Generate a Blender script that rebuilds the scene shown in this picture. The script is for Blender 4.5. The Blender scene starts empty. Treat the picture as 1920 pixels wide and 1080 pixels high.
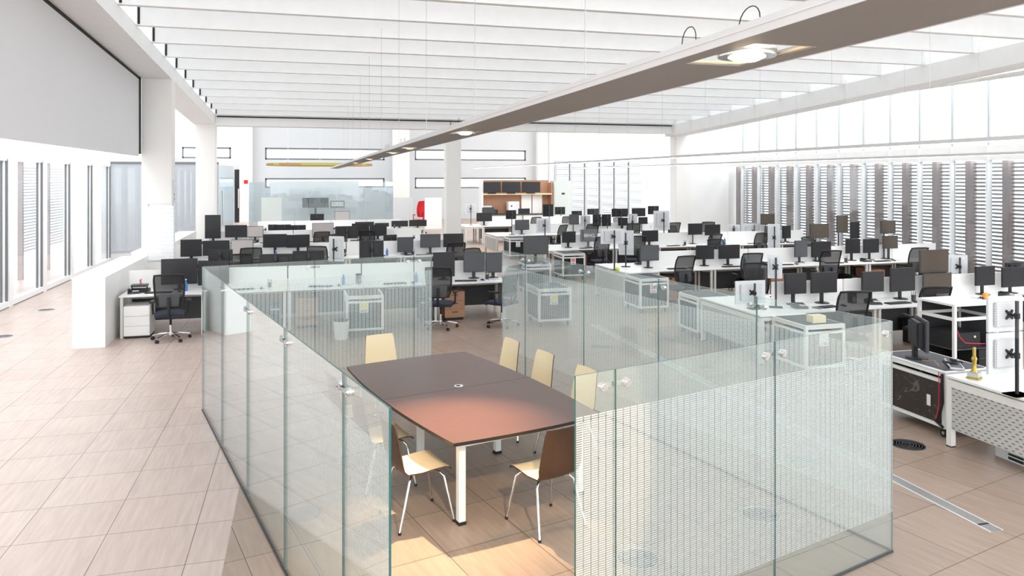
import bpy, bmesh, math, random
from mathutils import Vector, Matrix
random.seed(7)
D = bpy.data
SC = bpy.context.scene
COL = SC.collection

# ------------------------------------------------------------------ camera
TH = math.radians(15.76)          # the camera is turned this much towards the window side
CT, ST = math.cos(TH), math.sin(TH)
F, HV, H = 1400.0, 333.0, 2.8     # focal length in pixels, horizon row, eye height in metres
cam_d = D.cameras.new('camera')
cam = D.objects.new('camera', cam_d); COL.objects.link(cam)
cam.location = (0, 0, H)
cam.rotation_euler = (math.pi / 2, 0, -TH)
cam_d.sensor_width = 36; cam_d.lens = F / 1920 * 36
cam_d.shift_y = -(540 - HV) / 1920
cam_d.clip_end = 300
SC.camera = cam

# ------------------------------------------------------------------ world and light
w = D.worlds.new('overcast'); SC.world = w; w.use_nodes = True
bg = w.node_tree.nodes['Background']
bg.inputs[0].default_value = (0.955, 0.98, 1.0, 1); bg.inputs[1].default_value = 1.7
def sun_lamp(energy, direction, angle, color):
    l = D.lights.new('sun', 'SUN'); l.energy = energy; l.angle = angle; l.color = color
    o = D.objects.new('sun', l); COL.objects.link(o)
    o.rotation_euler = Vector(direction).to_track_quat('-Z', 'Y').to_euler()
    o.location = (20, 0, 20)
sun_lamp(1.1, (-0.62, 0.25, -1), 0.35, (1, 0.97, 0.93))
SC.view_settings.view_transform = 'Standard'
SC.view_settings.look = 'None'
SC.view_settings.exposure = 1.08
SC.view_settings.gamma = 1
SC.view_settings.use_curve_mapping = False
SC.cycles.max_bounces = 9
SC.cycles.transparent_max_bounces = 32
SC.cycles.diffuse_bounces = 5
SC.cycles.glossy_bounces = 4
SC.cycles.caustics_reflective = False
SC.cycles.caustics_refractive = False
SC.cycles.sample_clamp_indirect = 6

# ------------------------------------------------------------------ measuring helpers
def bxy(u):
    t = (u - 960) / F
    return t * CT + ST, CT - t * ST
def fl(u, v, h=0.0):              # where the line of sight meets the level h
    z = (H - h) * F / (v - HV); a, b = bxy(u)
    return Vector((a * z, b * z, h))
def atY(u, Y):
    a, b = bxy(u); return a / b * Y
def depY(u, Y): return Y / bxy(u)[1]
def wp(u, v, Y):                  # point of the plane Y seen at a pixel
    z = depY(u, Y); return Vector((atY(u, Y), Y, H - (v - HV) / F * z))
def cb(x, z):                     # camera floor frame -> building frame
    return Vector((x * CT + z * ST, -x * ST + z * CT, 0))
def onseg(P, Q, u):
    a, b = bxy(u)                 # P + s(Q-P) parallel to (a,b)
    d = Q - P
    s = (P.y * a - P.x * b) / (d.x * b - d.y * a)
    return P + d * s

# ------------------------------------------------------------------ materials
def mat(name, col, rough=0.5, metal=0.0, spec=0.5, noise=0, nscale=8, bump=0, emit=0, coat=0):
    m = D.materials.new(name); m.use_nodes = True
    nt = m.node_tree; b = nt.nodes['Principled BSDF']
    c = (*col, 1)
    b.inputs['Base Color'].default_value = c
    b.inputs['Roughness'].default_value = rough
    b.inputs['Metallic'].default_value = metal
    b.inputs['Specular IOR Level'].default_value = spec
    b.inputs['Coat Weight'].default_value = coat
    tc = nt.nodes.new('ShaderNodeTexCoord')
    n = nt.nodes.new('ShaderNodeTexNoise'); n.inputs['Scale'].default_value = nscale; n.inputs['Detail'].default_value = 4
    nt.links.new(tc.outputs['Object'], n.inputs['Vector'])
    if noise >= 0:
        amt = noise or 0.03
        mx = nt.nodes.new('ShaderNodeMix'); mx.data_type = 'RGBA'
        mx.inputs[6].default_value = (*[x * (1 - amt) for x in col], 1)
        mx.inputs[7].default_value = (*[min(1, x * (1 + amt)) for x in col], 1)
        nt.links.new(n.outputs[0], mx.inputs[0]); nt.links.new(mx.outputs[2], b.inputs['Base Color'])
    if bump:
        bp = nt.nodes.new('ShaderNodeBump'); bp.inputs['Strength'].default_value = bump; bp.inputs['Distance'].default_value = 0.01
        nt.links.new(n.outputs[0], bp.inputs['Height']); nt.links.new(bp.outputs[0], b.inputs['Normal'])
    if emit:
        b.inputs['Emission Color'].default_value = c; b.inputs['Emission Strength'].default_value = emit
    return m
def math_node(nt, op, a, b=None, c=None):
    n = nt.nodes.new('ShaderNodeMath'); n.operation = op
    for i, x in enumerate((a, b, c)):
        if x is None: continue
        if isinstance(x, (int, float)): n.inputs[i].default_value = x
        else: nt.links.new(x, n.inputs[i])
    return n.outputs[0]
def mixc(nt, f, a, b):
    n = nt.nodes.new('ShaderNodeMix'); n.data_type = 'RGBA'
    for i, x in ((0, f), (6, a), (7, b)):
        if isinstance(x, tuple): n.inputs[i].default_value = (*x, 1)
        elif isinstance(x, (int, float)): n.inputs[i].default_value = x
        else: nt.links.new(x, n.inputs[i])
    return n.outputs[2]

M = {}
M['white'] = mat('white_paint', (0.86, 0.86, 0.85), 0.55, nscale=2)
M['beamwhite'] = mat('white_concrete', (0.88, 0.885, 0.885), 0.7, noise=0.04, nscale=5, bump=0.15)
M['colwhite'] = mat('column_plaster', (0.85, 0.84, 0.82), 0.75, noise=0.02, nscale=3)
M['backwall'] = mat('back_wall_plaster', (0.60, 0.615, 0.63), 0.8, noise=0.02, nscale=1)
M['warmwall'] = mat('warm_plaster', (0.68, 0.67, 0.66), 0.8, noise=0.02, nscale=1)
M['panelgrey'] = mat('grey_blind_fabric', (0.70, 0.70, 0.71), 0.85, noise=0.02, nscale=0.6)
M['black'] = mat('black_plastic', (0.018, 0.018, 0.02), 0.5, spec=0.3)
M['gap'] = mat('black_gap_fill', (0.02, 0.02, 0.02), 0.9)  # black strips stand in for dark open gaps and joint lines
M['dark'] = mat('charcoal_plastic', (0.06, 0.062, 0.066), 0.5, spec=0.35)
M['backblack'] = mat('black_monitor_housing', (0.022, 0.022, 0.024), 0.45, spec=0.4)
M['backgrey'] = mat('grey_monitor_housing', (0.16, 0.165, 0.175), 0.45)
M['silver'] = mat('silver_plastic', (0.66, 0.68, 0.70), 0.4)
M['screen'] = mat('dark_screen', (0.028, 0.028, 0.031), 0.32, spec=0.3)
M['screengrey'] = mat('matt_grey_screen', (0.095, 0.1, 0.108), 0.5, spec=0.3)
M['screenpale'] = mat('screen_painted_pale_reflection', (0.50, 0.46, 0.45), 0.4)  # pinkish reflection painted into the screen colour
M['screenbrown'] = mat('screen_painted_brown_reflection', (0.085, 0.066, 0.05), 0.12, spec=0.6)  # brown reflection put into the base colour of the screen
M['chrome'] = mat('chrome', (0.75, 0.75, 0.76), 0.15, 1.0)
M['steel'] = mat('brushed_steel', (0.5, 0.5, 0.5), 0.35, 1.0)
M['alu'] = mat('white_aluminium', (0.80, 0.80, 0.79), 0.35)
M['desktop'] = mat('white_laminate', (0.87, 0.865, 0.85), 0.35)
M['leg'] = mat('white_desk_metal', (0.76, 0.75, 0.72), 0.4)
M['fabric'] = mat('black_chair_fabric', (0.02, 0.021, 0.026), 0.9, noise=0.2, nscale=60, bump=0.3)
M['navy'] = mat('dark_seat_fabric', (0.025, 0.03, 0.05), 0.9, noise=0.2, nscale=60, bump=0.3)
M['red'] = mat('red_fabric', (0.6, 0.015, 0.02), 0.8)
M['cream'] = mat('cream_laminate', (0.84, 0.70, 0.46), 0.45, noise=0.04, nscale=3)
M['ply'] = mat('dark_stained_plywood', (0.075, 0.035, 0.02), 0.4, noise=0.25, nscale=12)
M['edge'] = mat('dark_table_edge', (0.02, 0.014, 0.012), 0.4)
M['wood'] = mat('orange_wood', (0.42, 0.22, 0.13), 0.5, noise=0.15, nscale=6)
M['paper'] = mat('white_paper', (0.9, 0.9, 0.89), 0.8)
M['yellow'] = mat('yellow_plastic', (0.85, 0.72, 0.03), 0.5)
M['lime'] = mat('lime_plastic', (0.62, 0.8, 0.05), 0.5)
M['orange'] = mat('orange_plastic', (0.95, 0.35, 0.05), 0.5)
M['blue'] = mat('blue_plastic', (0.06, 0.2, 0.5), 0.5)
M['pink'] = mat('pink_card', (0.9, 0.25, 0.25), 0.6)
M['redcable'] = mat('red_cable', (0.7, 0.02, 0.06), 0.5)
M['gold'] = mat('gold_metal', (0.6, 0.42, 0.1), 0.35, 0.9)
M['greybox'] = mat('grey_green_metal', (0.52, 0.56, 0.54), 0.5)
M['glassedge'] = mat('teal_glass_edge', (0.025, 0.13, 0.125), 0.2)
M['mat_dark'] = mat('dark_rubber_mat', (0.05, 0.055, 0.065), 0.6)
M['ochre'] = mat('ochre_slat', (0.42, 0.25, 0.10), 0.6)
M['citron'] = mat('citron_slat', (0.42, 0.40, 0.09), 0.6)
M['fin'] = mat('brown_fin', (0.40, 0.33, 0.32), 0.7, noise=0.1, nscale=1)
M['louvre'] = mat('grey_louvre', (0.33, 0.33, 0.335), 0.6, noise=0.08, nscale=2)
M['louvrewhite'] = mat('pale_louvre', (0.62, 0.62, 0.64), 0.6)
M['rail'] = mat('pale_rail', (0.42, 0.45, 0.47), 0.4)
M['tubelight'] = mat('white_light_diffuser', (1, 0.99, 0.97), 0.5, emit=2.0)
M['ground'] = mat('pale_paving', (0.62, 0.62, 0.61), 0.8)
M['paleglass'] = mat('pale_green_glass_board', (0.62, 0.70, 0.69), 0.3)
M['fixture'] = mat('fixture_beige_grey', (0.24, 0.225, 0.215), 0.5, noise=0.02)
M['fixside'] = mat('fixture_white', (0.62, 0.62, 0.62), 0.5)
M['frameclear'] = mat('white_window_frame', (0.84, 0.86, 0.87), 0.4)
M['darkframe'] = mat('dark_window_frame', (0.16, 0.17, 0.18), 0.5)

def emission(name, col, s):
    m = D.materials.new(name); m.use_nodes = True; nt = m.node_tree; nt.nodes.clear()
    o = nt.nodes.new('ShaderNodeOutputMaterial'); e = nt.nodes.new('ShaderNodeEmission')
    e.inputs[0].default_value = (*col, 1); e.inputs[1].default_value = s
    nt.links.new(e.outputs[0], o.inputs[0]); return m
M['bulb'] = emission('warm_lamp_glow', (1.0, 0.82, 0.55), 14)
M['bulbdim'] = emission('dim_warm_lamp_glow', (1.0, 0.62, 0.35), 0.9)

def glassy(name, tint, refl=1.0, film=None, haze=0.0, hazecol=(0.8, 0.9, 0.9), rough=0.0):
    """clear pane: transparent + Fresnel mirror, optionally with a printed line film (local x along the pane, z up)"""
    m = D.materials.new(name); m.use_nodes = True; nt = m.node_tree; nt.nodes.clear()
    out = nt.nodes.new('ShaderNodeOutputMaterial')
    tr = nt.nodes.new('ShaderNodeBsdfTransparent'); tr.inputs[0].default_value = (*tint, 1)
    gl = nt.nodes.new('ShaderNodeBsdfGlossy'); gl.inputs['Roughness'].default_value = rough; gl.inputs[0].default_value = (0.95, 0.98, 1, 1)
    lw = nt.nodes.new('ShaderNodeLayerWeight'); lw.inputs[0].default_value = 0.5
    fac = math_node(nt, 'POWER', lw.outputs['Facing'], 4.0)
    fac = math_node(nt, 'MINIMUM', math_node(nt, 'MULTIPLY_ADD', fac, 0.9 * refl, 0.04 * refl), 1.0)
    base = tr.outputs[0]
    df = nt.nodes.new('ShaderNodeBsdfDiffuse'); df.inputs[0].default_value = (*hazecol, 1)
    tl = nt.nodes.new('ShaderNodeBsdfTranslucent'); tl.inputs[0].default_value = (*hazecol, 1)
    ad = nt.nodes.new('ShaderNodeMixShader'); ad.inputs[0].default_value = 0.5
    nt.links.new(df.outputs[0], ad.inputs[1]); nt.links.new(tl.outputs[0], ad.inputs[2])
    if film or haze:
        mx = nt.nodes.new('ShaderNodeMixShader')
        nt.links.new(base, mx.inputs[1]); nt.links.new(ad.outputs[0], mx.inputs[2])
        if film:
            z0, z1, alpha = film
            tc = nt.nodes.new('ShaderNodeTexCoord'); sp = nt.nodes.new('ShaderNodeSeparateXYZ')
            nt.links.new(tc.outputs['Object'], sp.inputs[0])
            fx = math_node(nt, 'FRACT', math_node(nt, 'DIVIDE', sp.outputs[0], 0.052))
            col = math_node(nt, 'GREATER_THAN', fx, 0.14)
            fz = math_node(nt, 'FRACT', math_node(nt, 'DIVIDE', sp.outputs[2], 0.0125))
            row = math_node(nt, 'GREATER_THAN', fz, 0.38)
            lo = math_node(nt, 'GREATER_THAN', sp.outputs[2], z0)
            hi = math_node(nt, 'LESS_THAN', sp.outputs[2], z1)
            k = math_node(nt, 'MULTIPLY', math_node(nt, 'MULTIPLY', col, row), math_node(nt, 'MULTIPLY', lo, hi))
            k = math_node(nt, 'MULTIPLY_ADD', k, alpha, haze)
            nt.links.new(k, mx.inputs[0])
        else: mx.inputs[0].default_value = haze
        base = mx.outputs[0]
    m2 = nt.nodes.new('ShaderNodeMixShader')
    nt.links.new(fac, m2.inputs[0]); nt.links.new(base, m2.inputs[1]); nt.links.new(gl.outputs[0], m2.inputs[2])
    nt.links.new(m2.outputs[0], out.inputs[0])
    return m
M['glass'] = glassy('clear_glass_pane', (0.93, 0.97, 0.96), 0.9)
M['filmglass'] = glassy('glass_with_printed_line_film', (0.94, 0.975, 0.965), 1.8, film=(0.30, 1.50, 0.52), haze=0.16, hazecol=(0.76, 0.86, 0.87))
M['winglass'] = glassy('window_glass', (0.93, 0.95, 0.96), 0.8)
M['frost'] = glassy('white_frosted_window_pane', (0.93, 0.94, 0.95), 0.3, haze=0.25, hazecol=(0.95, 0.96, 0.97))
M['partglass'] = glassy('grey_partition_glass', (0.80, 0.83, 0.86), 1.3, haze=0.30, hazecol=(0.66, 0.69, 0.72))
M['blueglass'] = glassy('pale_blue_glass', (0.86, 0.91, 0.925), 1.0, haze=0.16, hazecol=(0.76, 0.84, 0.87))
M['skyroof'] = glassy('light_passing_ceiling', (0.85, 0.86, 0.87), 0.2, haze=0.86, hazecol=(0.84, 0.85, 0.86))
M['rearroof'] = glassy('daylight_cutting_rear_roof', (0.85, 0.86, 0.87), 0.2, haze=0.72, hazecol=(0.85, 0.86, 0.87))

def mesh_fabric():
    m = D.materials.new('black_mesh_fabric'); m.use_nodes = True; nt = m.node_tree
    b = nt.nodes['Principled BSDF']; b.inputs['Base Color'].default_value = (0.03, 0.03, 0.033, 1); b.inputs['Roughness'].default_value = 0.8
    b.inputs['Alpha'].default_value = 0.62
    return m
M['mesh'] = mesh_fabric()

def floor_mat():
    m = D.materials.new('wood_look_floor_tiles'); m.use_nodes = True; nt = m.node_tree
    b = nt.nodes['Principled BSDF']
    tc = nt.nodes.new('ShaderNodeTexCoord')
    def zone(rot, off, c1, c2, mort):
        mp = nt.nodes.new('ShaderNodeMapping'); mp.inputs['Rotation'].default_value = (0, 0, rot); mp.inputs['Location'].default_value = off
        nt.links.new(tc.outputs['Object'], mp.inputs[0])
        br = nt.nodes.new('ShaderNodeTexBrick')
        br.offset = 0.0; br.inputs['Scale'].default_value = 1
        br.inputs['Brick Width'].default_value = 0.66; br.inputs['Row Height'].default_value = 0.66
        br.inputs['Mortar Size'].default_value = 0.0035; br.inputs['Mortar Smooth'].default_value = 0.1
        br.inputs['Color1'].default_value = (*c1, 1); br.inputs['Color2'].default_value = (*c2, 1); br.inputs['Mortar'].default_value = (*mort, 1)
        br.inputs['Bias'].default_value = 0
        nt.links.new(mp.outputs[0], br.inputs['Vector'])
        mp2 = nt.nodes.new('ShaderNodeMapping'); mp2.inputs['Scale'].default_value = (26, 2.2, 1)
        nt.links.new(mp.outputs[0], mp2.inputs[0])
        n = nt.nodes.new('ShaderNodeTexNoise'); n.inputs['Scale'].default_value = 1.0; n.inputs['Detail'].default_value = 6
        nt.links.new(mp2.outputs[0], n.inputs['Vector'])
        k = math_node(nt, 'MULTIPLY_ADD', n.outputs[0], 0.5, 0.75)
        mx = nt.nodes.new('ShaderNodeMix'); mx.data_type = 'RGBA'; mx.blend_type = 'MULTIPLY'; mx.inputs[0].default_value = 1
        nt.links.new(br.outputs[0], mx.inputs[6]); nt.links.new(k, mx.inputs[7])
        return mx.outputs[2]
    A = zone(0, (0.15, 0.1, 0), (0.56, 0.45, 0.40), (0.52, 0.415, 0.365), (0.16, 0.12, 0.10))
    B = zone(-math.radians(14), (0.3, 0.2, 0), (0.38, 0.285, 0.225), (0.33, 0.245, 0.192), (0.10, 0.07, 0.055))
    sp = nt.nodes.new('ShaderNodeSeparateXYZ'); nt.links.new(tc.outputs['Object'], sp.inputs[0])
    zn = math_node(nt, 'GREATER_THAN', sp.outputs[0], -0.54)
    c = mixc(nt, zn, A, B)
    nt.links.new(c, b.inputs['Base Color'])
    b.inputs['Roughness'].default_value = 0.38; b.inputs['Specular IOR Level'].default_value = 0.4
    return m
M['floor'] = floor_mat()

def table_mat():
    m = D.materials.new('reddish_brown_table_veneer'); m.use_nodes = True; nt = m.node_tree
    b = nt.nodes['Principled BSDF']; tc = nt.nodes.new('ShaderNodeTexCoord')
    mp = nt.nodes.new('ShaderNodeMapping'); mp.inputs['Scale'].default_value = (3, 40, 1); nt.links.new(tc.outputs['Object'], mp.inputs[0])
    n = nt.nodes.new('ShaderNodeTexNoise'); n.inputs['Scale'].default_value = 2; n.inputs['Detail'].default_value = 8; nt.links.new(mp.outputs[0], n.inputs['Vector'])
    nt.links.new(mixc(nt, n.outputs[0], (0.085, 0.038, 0.030), (0.125, 0.058, 0.046)), b.inputs['Base Color'])
    b.inputs['Roughness'].default_value = 0.30; b.inputs['Specular IOR Level'].default_value = 0.6
    return m
M['table'] = table_mat()

def slot_mat(name, base, dark, px, pz, wx, wz, axis=1):
    """sheet metal with rows of punched slots (object coordinates)"""
    m = D.materials.new(name); m.use_nodes = True; nt = m.node_tree; b = nt.nodes['Principled BSDF']
    tc = nt.nodes.new('ShaderNodeTexCoord'); sp = nt.nodes.new('ShaderNodeSeparateXYZ'); nt.links.new(tc.outputs['Object'], sp.inputs[0])
    a = sp.outputs[axis]
    rz = math_node(nt, 'DIVIDE', sp.outputs[2], pz)
    row = math_node(nt, 'FLOOR', rz)
    sh = math_node(nt, 'MULTIPLY', math_node(nt, 'MODULO', row, 2.0), 0.5)
    fx = math_node(nt, 'FRACT', math_node(nt, 'ADD', math_node(nt, 'DIVIDE', math_node(nt, 'ADD', a, 20.0), px), sh))
    fz = math_node(nt, 'FRACT', rz)
    k = math_node(nt, 'MULTIPLY', math_node(nt, 'LESS_THAN', fx, wx), math_node(nt, 'LESS_THAN', fz, wz))
    nt.links.new(mixc(nt, k, base, dark), b.inputs['Base Color']); b.inputs['Roughness'].default_value = 0.5
    return m
M['slot'] = slot_mat('slotted_grey_sheet_metal', (0.52, 0.51, 0.49), (0.07, 0.07, 0.07), 0.075, 0.034, 0.45, 0.24)
M['vents'] = slot_mat('perforated_silver_housing', (0.64, 0.65, 0.67), (0.25, 0.25, 0.26), 0.012, 0.012, 0.4, 0.4, 0)
M['notes'] = slot_mat('sheet_with_faint_writing', (0.86, 0.86, 0.86), (0.78, 0.79, 0.81), 0.35, 0.085, 0.7, 0.25, 0)
M['keys'] = slot_mat('black_keys', (0.025, 0.025, 0.028), (0.10, 0.10, 0.11), 0.019, 0.019, 0.2, 1, 0)

# ------------------------------------------------------------------ mesh builder
class MB:
    def __init__(s): s.v = []; s.f = []; s.m = []; s.mats = []; s.X = Matrix.Identity(4)
    def mi(s, m):
        m = M[m] if isinstance(m, str) else m
        if m not in s.mats: s.mats.append(m)
        return s.mats.index(m)
    def add(s, vs, fs, m):
        k = len(s.v); i = s.mi(m)
        s.v += [tuple(s.X @ Vector(p)) for p in vs]
        s.f += [tuple(k + j for j in f) for f in fs]; s.m += [i] * len(fs)
        return s
    def box(s, x0, x1, y0, y1, z0, z1, m='white'):
        vs = [(x, y, z) for z in (z0, z1) for y in (y0, y1) for x in (x0, x1)]
        return s.add(vs, [(0, 2, 3, 1), (4, 5, 7, 6), (0, 1, 5, 4), (2, 6, 7, 3), (0, 4, 6, 2), (1, 3, 7, 5)], m)
    def cyl(s, p0, p1, r0, m='white', r1=None, n=10, caps=True):
        r1 = r0 if r1 is None else r1
        p0, p1 = Vector(p0), Vector(p1); d = (p1 - p0).normalized()
        a = d.orthogonal().normalized(); b = d.cross(a)
        vs = []
        for p, r in ((p0, r0), (p1, r1)):
            for i in range(n):
                t = 2 * math.pi * i / n; vs.append(tuple(p + (a * math.cos(t) + b * math.sin(t)) * r))
        fs = [(i, (i + 1) % n, n + (i + 1) % n, n + i) for i in range(n)]
        if caps: fs += [tuple(range(n - 1, -1, -1)), tuple(range(n, 2 * n))]
        return s.add(vs, fs, m)
    def tube(s, pts, r, m='white', n=8):
        pts = [Vector(p) for p in pts]; k = len(pts); vs = []; fs = []
        up = None
        for i, p in enumerate(pts):
            d = (pts[min(i + 1, k - 1)] - pts[max(i - 1, 0)]).normalized()
            if up is None: up = d.orthogonal().normalized()
            a = (up - d * up.dot(d)).normalized(); up = a; b = d.cross(a)
            for j in range(n):
                t = 2 * math.pi * j / n; vs.append(tuple(p + (a * math.cos(t) + b * math.sin(t)) * r))
        for i in range(k - 1):
            for j in range(n):
                fs.append((i * n + j, i * n + (j + 1) % n, (i + 1) * n + (j + 1) % n, (i + 1) * n + j))
        fs += [tuple(range(n - 1, -1, -1)), tuple(range((k - 1) * n, k * n))]
        return s.add(vs, fs, m)
    def prism(s, poly, z0, z1, m='white', side=None):
        n = len(poly)
        vs = [(x, y, z0) for x, y in poly] + [(x, y, z1) for x, y in poly]
        s.add(vs, [tuple(range(n - 1, -1, -1)), tuple(range(n, 2 * n))], m)
        return s.add(vs, [(i, (i + 1) % n, n + (i + 1) % n, n + i) for i in range(n)], side or m)
    def lathe(s, prof, m='white', n=24, c=(0, 0)):
        vs = []; fs = []; k = len(prof)
        for r, z in prof:
            for j in range(n):
                t = 2 * math.pi * j / n; vs.append((c[0] + r * math.cos(t), c[1] + r * math.sin(t), z))
        for i in range(k - 1):
            for j in range(n): fs.append((i * n + j, i * n + (j + 1) % n, (i + 1) * n + (j + 1) % n, (i + 1) * n + j))
        fs += [tuple(range(n - 1, -1, -1)), tuple(range((k - 1) * n, k * n))]
        return s.add(vs, fs, m)
    def sheet(s, grid, th, m='white', m2=None):
        """grid[i][j] points -> solid sheet of thickness th (offset along -normal)"""
        R, C = len(grid), len(grid[0]); g = [[Vector(p) for p in r] for r in grid]
        vs = [tuple(p) for r in g for p in r]
        for i in range(R):
            for j in range(C):
                du = g[min(i + 1, R - 1)][j] - g[max(i - 1, 0)][j]; dv = g[i][min(j + 1, C - 1)] - g[i][max(j - 1, 0)]
                vs.append(tuple(g[i][j] - du.cross(dv).normalized() * th))
        N = R * C
        top = [(i * C + j, (i + 1) * C + j, (i + 1) * C + j + 1, i * C + j + 1) for i in range(R - 1) for j in range(C - 1)]
        s.add(vs, top, m)
        rest = [tuple(N + q for q in reversed(f)) for f in top]
        for j in range(C - 1):
            rest.append((j, j + 1, N + j + 1, N + j)); a = (R - 1) * C
            rest.append((a + j + 1, a + j, N + a + j, N + a + j + 1))
        for i in range(R - 1):
            rest.append(((i + 1) * C, i * C, N + i * C, N + (i + 1) * C)); b = C - 1
            rest.append((i * C + b, (i + 1) * C + b, N + (i + 1) * C + b, N + i * C + b))
        return s.add(vs, rest, m2 or m)
    def mesh(s, name, bevel=0, smooth=False, seg=2):
        me = D.meshes.new(name); me.from_pydata(s.v, [], s.f)
        for m in s.mats: me.materials.append(m)
        me.polygons.foreach_set('material_index', s.m)
        if bevel:
            bm = bmesh.new(); bm.from_mesh(me)
            bmesh.ops.bevel(bm, geom=list(bm.edges), offset=bevel, segments=seg, affect='EDGES', clamp_overlap=True)
            bm.to_mesh(me); bm.free()
        if smooth:
            me.polygons.foreach_set('use_smooth', [True] * len(me.polygons))
            try: me.set_sharp_from_angle(angle=math.radians(40))
            except Exception: pass
        me.update(); return me
    def obj(s, name, parent=None, bevel=0, smooth=False, loc=None, rz=0, seg=2):
        o = D.objects.new(name, s.mesh(name, bevel, smooth, seg)); COL.objects.link(o)
        if parent: o.parent = parent
        if loc: o.location = loc
        if rz: o.rotation_euler.z = rz
        return o

def tag(o, label, cat, group=None):
    o['label'] = label; o['category'] = cat
    if group: o['group'] = group
    return o
def struct(o, label=None, cat=None):
    o['kind'] = 'structure'
    if label: o['label'] = label
    if cat: o['category'] = cat
    return o
def thing(name, label, cat, loc=(0, 0, 0), rz=0, group=None):
    o = D.objects.new(name, None); o.empty_display_size = 0.1; COL.objects.link(o)
    o.location = loc; o.rotation_euler.z = rz
    return tag(o, label, cat, group)
KIDS = {}
def copy_tree(o, parent=None):
    c = o.copy(); COL.objects.link(c)
    if parent: c.parent = parent
    for ch in o.children: copy_tree(ch, c)
    return c
class Proto:
    def __init__(s, root): s.root = root; s.used = False
    def place(s, loc, rz, label, group=None, scale=None):
        if not s.used: o = s.root; s.used = True
        else:
            o = copy_tree(s.root)
        o.location = loc; o.rotation_euler = (0, 0, rz); o['label'] = label; o.scale = scale or (1, 1, 1)
        if group: o['group'] = group
        return o
ORD = ['first', 'second', 'third', 'fourth', 'fifth', 'sixth', 'seventh', 'eighth', 'ninth', 'tenth', 'eleventh', 'twelfth', 'thirteenth', 'fourteenth', 'fifteenth', 'sixteenth', 'seventeenth', 'eighteenth', 'nineteenth', 'twentieth', 'twenty-first', 'twenty-second', 'twenty-third']

# ================================================================== THE SHELL
XL, XR = -6.1, 16.0
Y0, YG, YB = -4.0, 25.7, 50.0
o = MB().box(-12, 24, Y0, YB + 0.3, -0.2, 0, 'floor').obj('floor'); struct(o, 'large pinkish beige wood-look floor tiles', 'floor')
o = MB().box(-60, 80, -40, 90, -0.5, -0.21, 'ground').obj('ground'); struct(o, 'pale paving outside the windows', 'ground')

def roofz(Y): return H + 2.385 + 0.045 * (17.3 - Y)       # underside of the roof beams, falling away from the camera
GX = -2.66; GXR = 13.57                                    # inner faces of the two girders
# ceiling: slab over the beams, made translucent to flood the hall with daylight
mb = MB()
ya, yb = -3.5, YG + 0.6
mb.add([(GX - 0.6, ya, roofz(ya) + 0.62), (GXR + 0.6, ya, roofz(ya) + 0.62), (GXR + 0.6, yb, roofz(yb) + 0.62), (GX - 0.6, yb, roofz(yb) + 0.62),
        (GX - 0.6, ya, roofz(ya) + 0.66), (GXR + 0.6, ya, roofz(ya) + 0.66), (GXR + 0.6, yb, roofz(yb) + 0.66), (GX - 0.6, yb, roofz(yb) + 0.66)],
       [(0, 1, 2, 3), (7, 6, 5, 4), (0, 4, 5, 1), (1, 5, 6, 2), (2, 6, 7, 3), (3, 7, 4, 0)], 'skyroof')
ceil = struct(mb.obj('ceiling'), 'white sloping ceiling above the cross beams', 'ceiling')
k = 0; y = 12.39 + 1.31 * 10
while y > 2.5:
    zb = roofz(y)
    b = MB().box(GX + 0.01, GXR - 0.01, y, y + 0.13, zb, zb + 0.6, 'beamwhite')
    b.box(GX + 0.03, GX + 0.065, y - 0.01, y + 0.0, zb + 0.02, zb + 0.6, 'gap').box(GXR - 0.10, GXR - 0.03, y - 0.01, y + 0.0, zb + 0.02, zb + 0.6, 'beamwhite')
    o = b.obj('ceiling_beam'); struct(o, 'white cross beam, %s counted from the far end of the ceiling' % ORD[k], 'beam'); k += 1
    y -= 1.31
# girders
def girder(x0, x1, drop, label):
    mb = MB(); a, b2 = -3.5, YG + 0.55
    vs = []
    for Y in (a, b2):
        zb = roofz(Y) - drop
        vs += [(x0, Y, zb), (x1, Y, zb), (x1, Y, zb + drop + 0.02 + (0.0)), (x0, Y, zb + drop + 0.75)]
    for i in (2, 6): vs[i] = (vs[i][0], vs[i][1], vs[i][2] + 0.0)
    mb.add(vs, [(0, 3, 2, 1), (4, 5, 6, 7), (0, 1, 5, 4), (1, 2, 6, 5), (2, 3, 7, 6), (3, 0, 4, 7)], 'beamwhite')
    struct(mb.obj('girder_beam'), label, 'beam')
girder(GX - 0.66, GX, 0.28, 'long white girder on the columns beside the hanging grey panel')
# window-side girder, mirrored section
mb = MB(); vs = []
for Y in (-3.5, YG + 0.55):
    zb = roofz(Y) - 0.40
    vs += [(GXR, Y, zb), (GXR + 0.66, Y, zb), (GXR + 0.66, Y, zb + 1.05), (GXR, Y, zb + 0.40)]
mb.add(vs, [(0, 3, 2, 1), (4, 5, 6, 7), (0, 1, 5, 4), (1, 2, 6, 5), (2, 3, 7, 6), (3, 0, 4, 7)], 'beamwhite')
mb.box(GXR + 0.68, GXR + 0.74, Y0, YG, 4.9, 5.0, 'white')
struct(mb.obj('girder_beam'), 'long white girder beside the slatted window wall', 'beam')
# far cross girder
zf = roofz(YG)
mb = MB().box(GX, GXR + 0.2, YG, YG + 0.55, zf - 0.33, zf + 0.62, 'beamwhite').box(GX + 0.05, GXR, YG - 0.012, YG, zf - 0.06, zf - 0.02, 'gap')
struct(mb.obj('cross_beam'), 'deep white beam closing the sloping ceiling at its far end', 'beam')
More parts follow.
